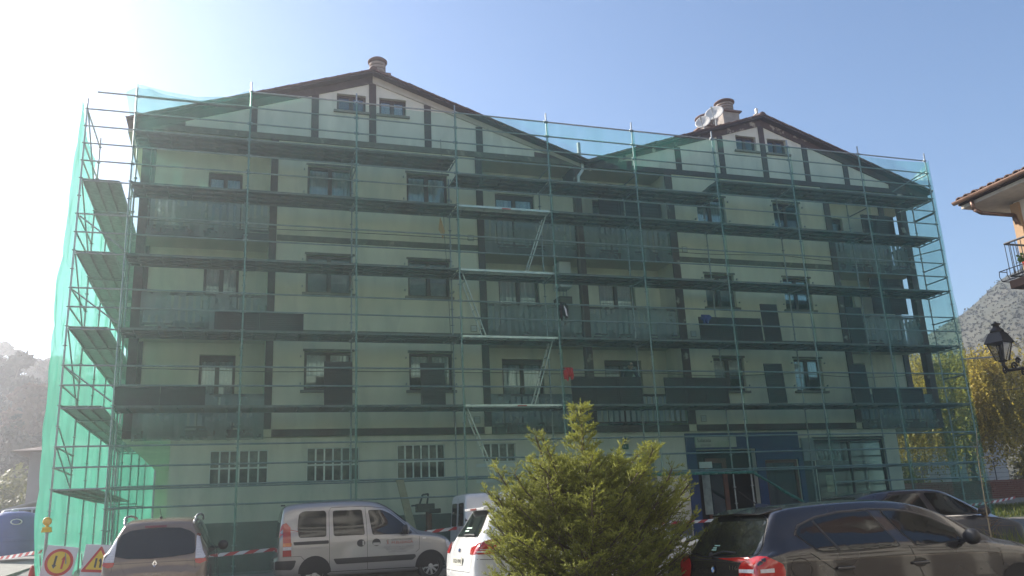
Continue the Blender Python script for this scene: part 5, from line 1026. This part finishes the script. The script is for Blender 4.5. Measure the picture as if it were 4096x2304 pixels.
for j in range(8): pr_.path([(BX0-.2, BY1+.02-j*.2, 5.72), (BX0-.22, BY1+.02-j*.2, 5.6), (BX0-.16, BY1+.02-j*.2, 5.5)], .008, 5)
pr_.build('planter_rack', ironm, bal)
b2 = MB().box(HX-.5, HX-.04, HY-5, HY-.9, 3.32, 3.46).build('balcony', mat('balcony_brown', (.13, .07, .05), .7), t); r2 = MB().tube((HX-.46, HY-5, 4.3), (HX-.46, HY-.95, 4.3), .022, 8).build('railing', ironm, b2)
for j in range(20): o = link('baluster', bm_, r2); o.location = (HX-.46, HY-.95-j*.15, 3.5)
t.location += Vector((.08, 0, -.18))
fp = empty('flower_pot', (BX0+.03, HY-.75, 5.37), label='red flower pot on the balcony of the right hand house', cat='flower pot'); MB().lathe([(.09, 0), (.13, .2), (.14, .22), (.11, .22)], 14).build('pot', mat('pot_red', (.45, .05, .04), .5), fp, world=False)
lf = MB(); rn = random.Random(5)
for i in range(120): c_ = Vector((rn.gauss(0, .1), rn.gauss(0, .12), .26+abs(rn.gauss(0, .08)))); u = Vector((rn.uniform(-1, 1), rn.uniform(-1, 1), rn.uniform(-.5, 1))).normalized()*.04; v = u.cross(Vector((rn.random(), rn.random(), rn.random()))).normalized()*.03; lf.quad(c_-u, c_-v, c_+u, c_+v)
lf.build('leaves', leaf_mat('pot_leaves', (.05, .1, .02), (.12, .18, .03)), fp, world=False)
# street lantern on a scrolled bracket fixed to that house
L0 = P_w(4012, 1448, 17.6); t = empty('street_lantern', (HX, L0.y, L0.z-.5), label='black wrought iron street lantern on a scrolled bracket at right', cat='street lamp'); M = Matrix.Translation((L0.x, L0.y, L0.z)) @ Matrix.Scale(.70, 4); lm2 = mat('lantern_black', (.02, .02, .022), .45, .3, var=.1)
MB().lathe([(.10, 0), (.12, .02), (.12, .05), (.10, .06)], 4, M @ Matrix.Rotation(R(45), 4, 'Z')).build('base_ring', lm2, t)
for q in range(4): a_ = R(90*q+45+12); MB().tube(M @ Vector((.17*math.cos(a_), .17*math.sin(a_), .03)), M @ Vector((.33*math.cos(a_), .33*math.sin(a_), .55)), .014, 6).build('corner_bar', lm2, t)
MB().tube(M @ Vector((0, 0, -.12)), M @ Vector((0, 0, .5)), .035, 8).build('stem', lm2, t); b = MB()
for q in range(4):
    a_, c_ = R(90*q+45+12), R(90*q+135+12); b.quad(M @ Vector((.168*math.cos(a_), .168*math.sin(a_), .05)), M @ Vector((.168*math.cos(c_), .168*math.sin(c_), .05)), M @ Vector((.322*math.cos(c_), .322*math.sin(c_), .54)), M @ Vector((.322*math.cos(a_), .322*math.sin(a_), .54)))
b.build('pane', glass_mat('lantern_glass', (.9, .9, .9), .6, .95), t)
MB().lathe([(.40, .55), (.42, .565), (.40, .60), (.25, .86), (.22, .88)], 4, M @ Matrix.Rotation(R(57), 4, 'Z')).build('hood', lm2, t); MB().lathe([(.20, .88), (.17, .97), (.10, 1.03), (.08, 1.10), (.12, 1.11), (.13, 1.14), (.05, 1.17), (.02, 1.22)], 14, M).build('finial', lm2, t, smooth=True)
pts = [M @ Vector((0, 0, -.12))]+[M @ Vector((.05+.10*q, .02*q, -.20-.05*math.sin(q*.9))) for q in range(1, 7)]; D_ = Vector((HX-.02, L0.y+.1, L0.z-.34)); MB().path([M @ Vector((0, 0, -.10)), M @ Vector((.12, 0, -.24)), M @ Vector((.4, .03, -.22)), (L0+D_)/2+Vector((.1, 0, .12)), D_], .032, 8).build('bracket_arm', lm2, t)
for (cx_, cz_, r0) in ((.05, -.26, .11), (.42, -.12, .13), (.75, -.3, .12), (.6, .05, .10)): MB().path([M @ Vector((cx_+r0*(1-q/16)*math.cos(q*.6), .02, cz_+r0*(1-q/16)*math.sin(q*.6))) for q in range(15)], .020, 6).build('scroll', lm2, t)
MB().box(HX-.1, HX-.0, L0.y-.06, L0.y+.2, L0.z-.7, L0.z-.1).build('wall_plate', lm2, t)
MB().tube((HX-.35, HY-.9, 4.55), (HX-.33, HY-.95, 3.4), .012, 6).tube((HX-.28, HY-.9, 4.5), (HX-.26, HY-.95, 3.3), .010, 6).build('lamp_cable', rp, t)
# ------------------------------------------------------------------ vegetation
def set_tone(o, tone): at = o.data.attributes.new('tone', 'FLOAT', 'FACE'); at.data.foreach_set('value', tone)
bark = mat('bark', (.10, .075, .055), .9, var=.3, scale=10, bump=.4)
def fast_mesh(name, V, F, mt, tone=None):
    me = bpy.data.meshes.new(name); me.from_pydata(V, [], F); me.materials.append(mt)
    if tone: at = me.attributes.new('tone', 'FLOAT', 'FACE'); at.data.foreach_set('value', tone)
    me.update(); return me
# spruce in the middle foreground
def spruce(base, H, RX, RY, seed=11):
    rn = random.Random(seed); t = empty('spruce', base, label='bushy young spruce with bright tips in front of the white hatchback', cat='tree')
    tr = MB(); tr.tube((0, 0, -.05), (0, 0, H*.6), .055, 8, .03).tube((0, 0, H*.6), (0, 0, H), .03, 8, .006)
    V, F, T = [], [], []; wood = MB()
    def twig(a_, d, L, tone, dens=1.0, nl=.019):
        d = d.normalized(); n = max(7, int(L*230*dens)); u = d.orthogonal().normalized(); w = d.cross(u)
        for i in range(n):
            s_ = (i+.5)/n; p = a_+d*(L*s_); an = i*2.4+rn.random()*.8; r_ = u*math.cos(an)+w*math.sin(an); q = (r_*.9+d*.7+Vector((0, 0, .15))).normalized()*nl*rn.uniform(.8, 1.25); e_ = d.cross(r_)*.0046
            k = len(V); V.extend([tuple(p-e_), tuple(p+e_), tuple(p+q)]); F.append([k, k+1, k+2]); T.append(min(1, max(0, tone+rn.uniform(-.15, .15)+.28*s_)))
    def branchlet(a_, d, L, tone):
        d = d.normalized(); n = max(2, int(L/.055)); p = Vector(a_); wood.tube(a_, a_+d*L*.8, .004, 4, .002, False)
        for i in range(n):
            d = (d+Vector((rn.uniform(-.1, .1), rn.uniform(-.1, .1), rn.uniform(-.03, .12)))).normalized(); q = p+d*(L/n); twig(p, q-p, (q-p).length, tone, .8); p = q; s_ = (i+1)/n
            sd_ = d.cross(Vector((rn.uniform(-.5, .5), rn.uniform(-.5, .5), 1))).normalized()
            for sg in (-1, 1):
                if rn.random() < .85: twig(p, d*.6+sd_*sg*rn.uniform(.5, 1.0)+Vector((0, 0, rn.uniform(-.15, .45))), rn.uniform(.045, .085)*(1.15-.4*s_), tone+.1*s_)
        twig(p, d, .06, tone+.15)
    def branch(p0, d, L, lift, tone, sub=1.0):
        n = max(4, int(L/.085)); p = Vector(p0); d = d.normalized(); pts = [p.copy()]
        for i in range(n):
            d = (d+Vector((0, 0, lift*.12))+Vector((rn.uniform(-.10, .10), rn.uniform(-.10, .10), rn.uniform(-.06, .07)))).normalized(); p = p+d*(L/n); pts.append(p.copy()); s_ = (i+1)/n
            side_ = d.cross(Vector((rn.uniform(-.4, .4), rn.uniform(-.4, .4), 1))).normalized() if abs(d.z) < .95 else Vector((1, 0, 0))
            if s_ > .25:
                for sg in (-1, 1):
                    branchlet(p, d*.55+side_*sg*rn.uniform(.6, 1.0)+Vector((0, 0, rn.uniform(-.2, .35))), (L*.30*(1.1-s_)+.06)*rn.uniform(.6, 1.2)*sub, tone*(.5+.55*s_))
                if rn.random() < .5: twig(p, d*.5+Vector((0, 0, 1)), .09, tone*(.8+.3*s_))
            twig(pts[-2], d, L/n, tone*(.6+.4*s_), .7)
        for a_, b_ in zip(pts, pts[1:]): wood.tube(a_, b_, .007*L, 4, .006*L, False)
        twig(p, d, .10, min(1, tone*1.2), 1.1)
        for sg in (-1, 1): twig(pts[-2], (d*.8+side_*sg*.8), .07, min(1, tone*1.15), 1.1)
    z = .12
    while z < H-.1:
        f = z/H; k = 10 if f < .6 else 3
        env = interp([(0, .85), (.2, 1.0), (.40, .98), (.54, .72), (.66, .30), (.8, .13), (1.0, .04)], f); a0 = rn.random()*6.28
        for i in range(k):
            an = a0+6.283*i/k+rn.uniform(-.25, .25); L = env*rn.uniform(.70, 1.12)*math.hypot(RX*math.cos(an), RY*math.sin(an))
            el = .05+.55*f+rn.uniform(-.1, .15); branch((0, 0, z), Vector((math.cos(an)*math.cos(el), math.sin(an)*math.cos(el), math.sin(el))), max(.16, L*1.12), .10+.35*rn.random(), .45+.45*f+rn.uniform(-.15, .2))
        z += .10+.03*f
    # strong side leaders that curl upwards and give the ragged skyline
    for (dx, L, el) in ((-1.0, 1.6, .52), (-.9, 1.5, .66), (-.7, 1.5, .8), (.4, 1.15, .95), (.62, 1.45, .78), (.9, 1.75, .62), (1.0, 1.75, .50), (-.5, 1.15, .95), (.15, 1.0, 1.1), (1.0, 1.6, .35), (-1, 1.6, .38), (.7, 1.3, .2), (-.7, 1.3, .15)):
        an = rn.uniform(-.5, .5); branch((dx*.12, rn.uniform(-.1, .1), .45), Vector((dx*math.cos(el), math.sin(an)*.4, math.sin(el))), L, .28, .9, .8)
    for i in range(1250):
        f = rn.random()**.85*.70; an = rn.random()*6.283; rr_ = interp([(0, .78), (.15, .96), (.40, .97), (.52, .78), (.62, .46), (.72, .2)], f)*rn.uniform(.55, 1.0)*(1+.12*math.sin(an*5+f*9)); q = Vector((rr_*RX*.93*math.cos(an), rr_*RY*.93*math.sin(an), f*H))
        branchlet(q, Vector((math.cos(an)*rn.uniform(.5, 1.1), math.sin(an)*rn.uniform(.5, 1.1), .25+.7*f+rn.uniform(-.25, .5))), rn.uniform(.12, .24), .15+.55*rr_*rn.uniform(.6, 1.2)+.2*f)
    zz = H*.70
    while zz < H-.05:
        for i in range(5): an = 6.28*i/5+zz*9; L = (.04+.30*((H-zz)/(H*.30))**1.2)*rn.uniform(.6, 1.15); dv_ = Vector((math.cos(an)*.7, math.sin(an)*.7, .8+.3*rn.random())); (branchlet if L > .14 else twig)(Vector((0, 0, zz)), dv_, L, .9)
        zz += .155+.03*rn.random()
    twig(Vector((0, 0, H-.28)), Vector((.02, 0, 1)), .32, .95, 1.3)
    tr.build('trunk', bark, t, world=False); link('branches', fast_mesh('branches', wood.v, wood.f, bark), t)
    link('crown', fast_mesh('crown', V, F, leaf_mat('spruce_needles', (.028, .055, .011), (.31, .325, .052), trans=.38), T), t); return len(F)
print('needles', spruce((7.14, -13.0, gz(0, -13)), 2.80, 1.38, 1.02))
def leaf_cloud(rn, blobs, n, size, drop=0.0, flat=.6):
    V, F, T = [], [], []; tot = sum(b_[3]**2 for b_ in blobs)
    for (x, y, z, r) in blobs:
        bt = rn.uniform(.1, .8)
        for _ in range(int(n*r*r/tot)):
            u = Vector((rn.gauss(0, 1), rn.gauss(0, 1), rn.gauss(0, 1))).normalized(); q = Vector((x, y, z))+u*r*(rn.random()**.4)*Vector((1, 1, flat)).length/1.6; q = Vector((x+u.x*r*rn.random()**.35, y+u.y*r*rn.random()**.35, z+u.z*r*flat*rn.random()**.35))
            a_ = Vector((rn.uniform(-1, 1), rn.uniform(-1, 1), rn.uniform(-1, 1))).normalized(); b_ = a_.cross(u).normalized() if a_.cross(u).length > .01 else Vector((1, 0, 0)); s_ = size*rn.uniform(.6, 1.4); k = len(V)
            V.extend([tuple(q-a_*s_), tuple(q-b_*s_*.55), tuple(q+a_*s_), tuple(q+b_*s_*.55)]); F.append([k, k+1, k+2, k+3]); T.append(min(1, max(0, bt+rn.uniform(-.25, .25))))
    return V, F, T
def tree_mesh(seed, H, Wd, n, size, mt, conifer=False):
    rn = random.Random(seed); tr = MB(); tr.path([(0, 0, -.3), (.1, 0, H*.3), (rn.uniform(-.2, .2), rn.uniform(-.2, .2), H*.75)], .02*H, 7, rf=lambda q: .022*H*(1-.75*q)); bl = []
    if conifer:
        for i in range(16): f = i/15; r_ = Wd*.5*(1-f)**.8+.15; bl += [(rn.gauss(0, r_*.45), rn.gauss(0, r_*.45), H*(.15+.85*f), r_*.62) for _ in range(3 if f < .8 else 1)]
    else:
        for i in range(16):
            an = rn.random()*6.28; d = Wd*.5*math.sqrt(rn.random())*.75; zz = H*rn.uniform(.38, .9); k = 1-abs(zz/H-.62)*1.3; bl.append((d*k*math.cos(an)*1.2, d*k*math.sin(an)*1.2, zz, Wd*rn.uniform(.13, .24)))
            tr.tube((0, 0, H*.3+rn.random()*H*.2), (bl[-1][0], bl[-1][1], zz), .006*H, 5, .003*H, False)
    V, F, T = leaf_cloud(rn, bl, n, size); return tr.mesh('trunk', bark), fast_mesh('crown', V, F, mt, T)
aut = [leaf_mat('leaves_dull', (.018, .018, .01), (.065, .043, .02), trans=.1, rough=.9), leaf_mat('leaves_rust', (.05, .024, .012), (.11, .05, .02), trans=.1, rough=.9), leaf_mat('leaves_dark', (.011, .016, .009), (.032, .032, .016), trans=.1, rough=.9)]
kinds = [tree_mesh(1, 11, 8, 5200, .36, aut[0]), tree_mesh(2, 10, 8, 5200, .36, aut[1]), tree_mesh(3, 13, 6, 5200, .32, aut[2], True), tree_mesh(4, 12, 8.5, 5200, .38, aut[2])]
def put_tree(k, x, y, z, s_, rz, label, group):
    t = empty('hillside_tree', (x, y, z), rz, label, 'tree', group); t.scale = (s_, s_, s_); link('trunk', kinds[k][0], t); link('crown', kinds[k][1], t); return t
# left wooded hillside
def hill_h(x, y):
    d = max(0, y-45); return .8+min(18, d*.24)*min(1, max(.05, (26-x)/42))
b = MB(); xs, ys = lin(-140, 60, 30), lin(44, 190, 22)
b.add([(x, y, hill_h(x, y)+1.2*nz3(x*.05, y*.05, 0)) for y in ys for x in xs], [[j*31+i, j*31+i+1, (j+1)*31+i+1, (j+1)*31+i] for j in range(22) for i in range(30)])
tag(b.build('hillside', mat('hill_soil', (.05, .05, .028), .95, var=.4, scale=.4, bump=.5, bscale=3), smooth=True), kind='structure')
rn = random.Random(21); NT = 0
lab = ['dull green broadleaf tree on the hazy left hillside', 'rust coloured autumn tree on the hazy left hillside', 'dark conifer on the hazy left hillside', 'dark green broadleaf tree on the hazy left hillside']
for j in range(7):
    y = 50+j*11
    for i in range(9):
        x = -6-y*.24+ (i-2.6)*5.4+rn.uniform(-2, 2)+y*.02; k = rn.choice((0, 0, 1, 2, 3, 3)); s_ = rn.uniform(.75, 1.1)*(1.0 if j < 6 else 1.05)
        yy = y+rn.uniform(-3, 3); dv = Vector((x, yy, 8))-CAM; px = 512+858.25*dv.dot(cr)/dv.dot(cf)
        if not -25 < px < 135: continue
        put_tree(k, x, yy, hill_h(x, y)-.4, s_, rn.random()*6, lab[k], 'trees of the left hillside')
# brighter shrubs at its foot
shm = [leaf_mat('shrub_yellow', (.09, .10, .02), (.26, .24, .05))]
V, F, T = leaf_cloud(random.Random(9), [(0, 0, 1.2, 1.6), (1.4, .3, .9, 1.3), (-1.5, 0, 1.0, 1.3), (.4, .5, 2.2, 1.2), (-.9, .2, 1.9, 1.0)], 3200, .13, flat=.9); sm = fast_mesh('foliage', V, F, shm[0], T); st_m = MB().tube((0, 0, -.3), (0, 0, 1.5), .06, 6, .03).tube((0, 0, .2), (.7, 0, 1.6), .04, 6, .02).tube((0, 0, .2), (-.8, .1, 1.5), .04, 6, .02).mesh('stem', bark)
for i, (x, y, s_) in enumerate(((-12.5, 38, 1.4), (-9.4, 36, 1.2), (-14.5, 43, 1.7), (-10.6, 44, 1.6), (-16.2, 37, 1.3), (-8.6, 33.5, .9))):
    t = empty('shrub', (x, y, gz(x, y)), i*1.3, 'yellow green shrub at the foot of the left hillside', 'shrub', 'shrubs at the left hill foot'); t.scale = (s_, s_, s_); link('foliage', sm, t); link('stem', st_m, t)
# grey house and low shed at left
gh_ = mat('grey_render', (.19, .18, .19), .85, var=.08, scale=1.5)
t = empty('grey_house', (-4.5, 34, gz(0, 30)), label='plain grey house with wide eave behind the left scaffold', cat='house')
MB().box(-7.45, -.5, 29, 38, .3, 5.65).build('wall', gh_, t); MB().add([(-8.2, 28, 5.6), (.6, 28, 5.6), (.6, 39, 5.6), (-8.2, 39, 5.6), (-4.0, 31, 6.5), (-4.0, 36, 6.5)], [[0, 1, 4], [1, 2, 5, 4], [2, 3, 5], [3, 0, 4, 5], [0, 3, 2, 1]]).build('roof', mat('brown_roof', (.13, .085, .07), .8, var=.2), t)
for z_ in (4.6, 2.2):
    o = MB().box(-5.3, -4.4, 28.95, 29.02, z_-.6, z_+.5).build('window', white_p, t); MB().box(-5.2, -4.5, 28.93, 28.945, z_-.5, z_+.4).build('pane', carglass, o); MB().box(-7.5, -7.42, 31, 32, z_-.6, z_+.5).build('window', white_p, t)
t = empty('shed', (-6.5, 26, gz(0, 26)), label='low pale shed with shallow roof below the grey house', cat='shed'); MB().box(-8.2, -3.0, 24.5, 27.5, .5, 2.2).build('wall', mat('shed_wall', (.40, .40, .39), .8), t); MB().prism([(-8.6, 2.2), (-5.6, 2.95), (-2.6, 2.2), (-2.6, 2.12), (-5.6, 2.86), (-8.6, 2.12)], 24.2, 27.8).build('roof', mat('shed_roof', (.25, .25, .26), .6), t)
MB().box(-8.4, -2.8, 24.35, 24.45, 1.98, 2.12).build('fascia', white_p, t); MB().box(-5.9, -5.3, 24.42, 24.49, .5, 1.9).build('door', mat('shed_door', (.2, .2, .2), .6), t)
# willow, wall and houses on the right
def willow(base, H, Wd, seed):
    rn = random.Random(seed); t = empty('willow', base, label='large yellow green weeping willow behind the brick wall', cat='tree'); tr = MB(); V, F, T = [], [], []
    tr.path([(0, 0, -.3), (-.15, 0, H*.2), (.2, .1, H*.42)], .25, 9, rf=lambda q: .26*(1-.45*q))
    for i in range(64):
        an = rn.random()*6.283; el = rn.uniform(.25, 1.35); L = Wd*.5*rn.uniform(.55, 1.05); s0 = Vector((.1, 0, H*rn.uniform(.3, .45))); p1 = s0+Vector((math.cos(an)*math.cos(el)*L*.6, math.sin(an)*math.cos(el)*L*.6, H*.30*math.sin(el)+.6)); p2 = p1+Vector((math.cos(an)*L*.45, math.sin(an)*L*.45, H*.10*rn.uniform(-.5, 1)))
        tr.tube(s0, p1, .07, 6, .04, False); tr.tube(p1, p2, .04, 5, .015, False)
        for j in range(62):
            p = p1.lerp(p2, rn.random())+Vector((rn.gauss(0, .5), rn.gauss(0, .5), rn.uniform(-.2, .5))); n = rn.randint(9, 24); dx, dy = rn.uniform(-.04, .04), rn.uniform(-.04, .04); tone = rn.random()
            if rn.random() < .35: n = int(n*.5)
            for k in range(n):
                p = p+Vector((dx+rn.uniform(-.02, .02), dy+rn.uniform(-.02, .02), -.14))
                if p.z < H*.10: break
                a_ = Vector((rn.uniform(-1, 1), rn.uniform(-1, 1), rn.uniform(-1.4, -.1))).normalized()*.17; b_ = Vector((rn.uniform(-1, 1), rn.uniform(-1, 1), rn.uniform(-.5, .5))).normalized()*.06; q = len(V)
                V.extend([tuple(p-b_), tuple(p+b_), tuple(p+a_+b_*.3)]); F.append([q, q+1, q+2]); T.append(min(1, max(0, tone+rn.uniform(-.3, .3))))
    tr.build('trunk', bark, t, world=False); link('crown', fast_mesh('crown', V, F, leaf_mat('willow_leaves', (.20, .17, .03), (.55, .42, .07), trans=.5), T), t); return t
willow((38.2, 11.4, gh(38.2, 11.4)), 9.2, 10.5, 4)
wl = empty('garden_wall', (40, 10.6, gh(40, 10)), label='low red brick garden wall on a concrete footing behind the grass', cat='wall'); wy = 9.9
MB().box(31.0, 52, wy+.02, wy+.2, .2, gh(40, wy)+.34).build('footing', mat('footing_concrete', (.30, .28, .25), .85, var=.2, scale=3), wl)
brk = mat('brick_red', (.20, .075, .045), .85, var=.35, scale=2.5); bk = MB().box(0, .36, 0, .14, 0, .085).mesh('brick', brk); z0 = gh(40, wy)+.345
MB().box(31.0, 52, wy+.05, wy+.17, z0, z0+.79).build('mortar_core', mat('mortar_grey', (.25, .22, .19), .9), wl)
for j in range(8):
    for i in range(30):
        o = link('brick', bk, wl); o.location = Vector((31.4+i*.38+(j % 2)*.19+random.uniform(-.01, .01), wy+.02+random.uniform(-.006, .006), z0+.005+j*.098))-wl.location
MB().box(30.9, 52, wy-.02, wy+.24, z0+.80, z0+.86).build('coping', brk, wl)
fe = empty('mesh_fence', (40, 10.1, z0+.86), label='thin wire fence with posts standing on the brick wall', cat='fence')
for i in range(8): MB().tube((31.5+i*2.2, wy+.11, z0+.86), (31.5+i*2.2, wy+.11, z0+1.75), .025, 6).build('fence_post', ironm, fe)
for i in range(4): MB().tube((31, wy+.11, z0+1.0+i*.22), (50, wy+.11, z0+1.0+i*.22), .008, 5).build('wire', ironm, fe)
for i, (x, y, s_, lb) in enumerate(((33.5, 11.2, .75, 'leafy shrub behind the wall just right of the scaffold'), (43, 11.6, .9, 'leafy shrub under the willow behind the wall'))):
    t = empty('shrub', (x, y, gh(x, y)), i, lb, 'shrub'); t.scale = (s_, s_, s_); link('foliage', sm, t); link('stem', st_m, t)
# far white house with red roof and two flues beyond the right end
t = empty('far_house', (37, 24, gz(37, 24)), label='pale house with red ribbed roof and two chimney flues behind the right end', cat='house')
MB().box(31.5, 47, 17.5, 30, .6, 5.55).build('wall', mat('far_wall', (.46, .44, .42), .85, var=.06), t); rr = mat('red_sheet_roof', (.27, .07, .05), .6, var=.2)
rf = MB().add([(31.0, 17.0, 5.5), (47.5, 17.0, 5.5), (47.5, 24, 7.0), (31.0, 24, 7.0), (47.5, 31, 5.5), (31, 31, 5.5)], [[0, 1, 2, 3], [3, 2, 4, 5], [0, 3, 5], [1, 4, 2]]).build('roof', rr, t)
rm_ = MB().box(-.05, .05, 0, 7.15, 0, .06).mesh('roof_rib', rr)
for i in range(40): o = link('roof_rib', rm_, rf); o.location = (31.2+i*.41, 17.0, 5.51); o.rotation_euler = (math.atan(1.5/7), 0, 0)
for (x, h) in ((35.4, 2.0), (38.3, 2.1)): q = MB().tube((x, 18.6, 5.8), (x, 18.6, 5.8+h), .13, 10).build('flue', mat('flue_pale', (.5, .46, .4), .7), t); MB().lathe([(.2, 5.8+h), (.2, 6.0+h), (.1, 6.05+h)], 10, Matrix.Translation((x, 18.6, 0))).build('cowl', mat('flue_pale', (.5, .46, .4), .7), q)
for x in (33, 36, 40): o = MB().box(x, x+1.1, 17.44, 17.52, 2.2, 3.5).build('window', white_p, t); MB().box(x+.1, x+1.0, 17.42, 17.435, 2.3, 3.4).build('pane', carglass, o)
gy = leaf_mat('garden_leaves', (.06, .09, .015), (.38, .26, .03)); V, F, T = leaf_cloud(random.Random(77), [(0, 0, 2.0, .9), (.8, .2, 1.6, .8), (-.8, 0, 1.7, .8), (.2, .3, 2.6, .7), (-.4, .2, 1.1, .7)], 2600, .085, flat=1); gtm = fast_mesh('crown', V, F, gy, T)
for i, (x, y, s_, lb) in enumerate(((27.6, 6.5, 1.05, 'yellowing garden tree seen through the open right corner porch'), (30.2, 9.0, 1.25, 'green garden tree against the pale house'), (28.8, 12.5, 1.2, 'garden shrub low behind the right end posts'))):
    t = empty('garden_tree', (x, y, gz(x, y)), i, lb, 'tree', 'garden trees beyond the right end'); t.scale = (s_, s_, s_); link('crown', gtm, t); MB().tube((0, 0, -.2), (.1, 0, 1.6), .05, 6, .03).tube((.05, 0, .8), (-.5, .1, 1.8), .03, 6, .015).build('trunk', bark, t, world=False)
# sapling with stake, weeds between the cars
t = empty('sapling', (13.6, -12.9, gz(0, -12.9)), label='thin bare sapling stem rising between the two dark cars', cat='sapling'); MB().path([(0, 0, 0), (-.03, 0, .9), (.0, .02, 1.4), (.03, .03, 1.95), (.1, .02, 2.4)], .014, 6, rf=lambda q: .014*(1-.7*q)).build('stem', mat('pale_stem', (.34, .27, .17), .8), t, world=False)
tw = MB(); rn = random.Random(8)
for i in range(46): a_ = rn.uniform(.75, 1.3) if i < 34 else rn.uniform(1.5, 2.2); an = rn.random()*6.28; L = rn.uniform(.12, .34); tw.tube((0, 0, a_), (L*math.cos(an), L*math.sin(an), a_+rn.uniform(-.05, .18)), .004, 4, .002, False)
tw.build('twigs', mat('dry_twig', (.16, .11, .07), .9), t, world=False)
tag(blades('weeds', 1500, (13.0, 15.6, -13.6, -12.2), .75, grass_m, lambda x, y: gz(x, y), 12, .012), 'tall weeds growing between the parked dark cars', 'weeds', kind='stuff')
# wooded mountain on the right horizon
b = MB(); nx, ny = 90, 26; V = []
for j in range(ny+1):
    for i in range(nx+1):
        az = R(8+i*72/nx); d = 85+j*3.6; f = j/ny
        ridge = interp([(8, 3.0), (30, 5.0), (40, 7.2), (43.5, 9.5), (46.4, 10.8), (47.6, 11.6), (48.9, 12.6), (50.2, 13.1), (56, 13.3), (80, 12.5)], math.degrees(az))
        hh = (178.6*math.tan(R(ridge)))*(f**1.15)*(1.0 if f < 1 else 1); hh += (1-abs(2*f-1))*3.0*nz3(math.degrees(az)*.25, f*5, 2)+.5*nz3(math.degrees(az)*1.1, f*12, 4)
        V.append((CAM.x+math.sin(az)*d, CAM.y+math.cos(az)*d, .5+hh))
b.add(V, [[j*(nx+1)+i, j*(nx+1)+i+1, (j+1)*(nx+1)+i+1, (j+1)*(nx+1)+i] for j in range(ny) for i in range(nx)])
mm_ = mat('mountain_wood', (.075, .07, .048), .95, var=.22, scale=.25, bump=.45, bscale=.8, stain=(.045, .05, .032), stain_amt=.5, stain_scale=.08, stain_pos=.5); tag(b.build('mountain', mm_, smooth=True), kind='structure')
V, F, T = [], [], []; rn = random.Random(31)
for i in range(6000):
    az = R(rn.uniform(40, 56)); f = rn.random()**.8; d = 110+f*156
    ii = (math.degrees(az)-8)/72*nx; k = min(ny-1, int(f*ny)); i0 = int(ii); p = b.v[k*(nx+1)+i0]; p2 = b.v[(k+1)*(nx+1)+i0+1]; pa, pb = b.v[k*(nx+1)+i0+1], b.v[(k+1)*(nx+1)+i0]; u_, v_ = rn.random(), rn.random(); q = Vector(p).lerp(Vector(pa), u_).lerp(Vector(pb).lerp(Vector(p2), u_), v_); s_ = rn.uniform(.16, .42); 
    for _ in range(3):
        o_ = Vector((rn.uniform(-1, 1), rn.uniform(-1, 1), rn.uniform(0, 1.4)))*s_*.7+q; a_ = Vector((rn.uniform(-1, 1), rn.uniform(-1, 1), rn.uniform(-.3, 1))).normalized()*s_*.8; b2_ = a_.cross(Vector((rn.random(), rn.random(), rn.random()))).normalized()*s_*.6; kk = len(V); V.extend([tuple(o_-a_), tuple(o_+b2_), tuple(o_+a_)]); F.append([kk, kk+1, kk+2]); T.append(rn.random())
o = link('mountain_woodland', fast_mesh('mountain_woodland', V, F, leaf_mat('far_leaves', (.05, .05, .03), (.085, .072, .043), trans=.1, rough=.9), T)); tag(o, 'distant brown green woodland covering the mountain', 'woodland', kind='stuff')
# sunlit apartment row across the street, behind the viewer: lights the shade and shows in car windows
t = empty('opposite_block', (6, -35, gz(0, -35)), label='sunlit cream apartment row across the street behind the viewer', cat='building'); cm2 = mat('opposite_cream', (.66, .63, .56), .8, var=.05)
MB().box(-18, 42, -46, -34, -1.2, 18.0).build('wall', mat('opposite_glazing', (.10, .085, .07), .5, var=.4, scale=.8), t); MB().prism([(-19, 18.0), (43, 18.0), (40, 20), (-16, 20)], -46.5, -32.8).build('roof', tile_m, t)
for k in range(6):
    MB().box(-18, 42, -33.98, -32.9, 1.9+k*2.9, 3.2+k*2.9).build('balcony', cm2, t)
for i in range(16): MB().box(-18+i*4-.15, -18+i*4+.15, -33.95, -32.88, -1.2, 18).build('pier', cm2, t)
# ------------------------------------------------------------------ haze: one closed box of even air, thickened to stand in for lens glare
hz = MB().box(-430, 430, -320, 430, -12, 46); mt, n_, out = new_mat('haze_air'); pv = N(n_, 'ShaderNodeVolumePrincipled'); pv.inputs['Color'].default_value = (.95, .96, 1, 1); pv.inputs['Density'].default_value = .0022; pv.inputs['Anisotropy'].default_value = .72
n_.links.new(pv.outputs[0], out.inputs['Volume']); tag(hz.build('haze', mt), 'thin pale sunlit haze, thickened to stand in for lens glare', 'haze', kind='stuff')
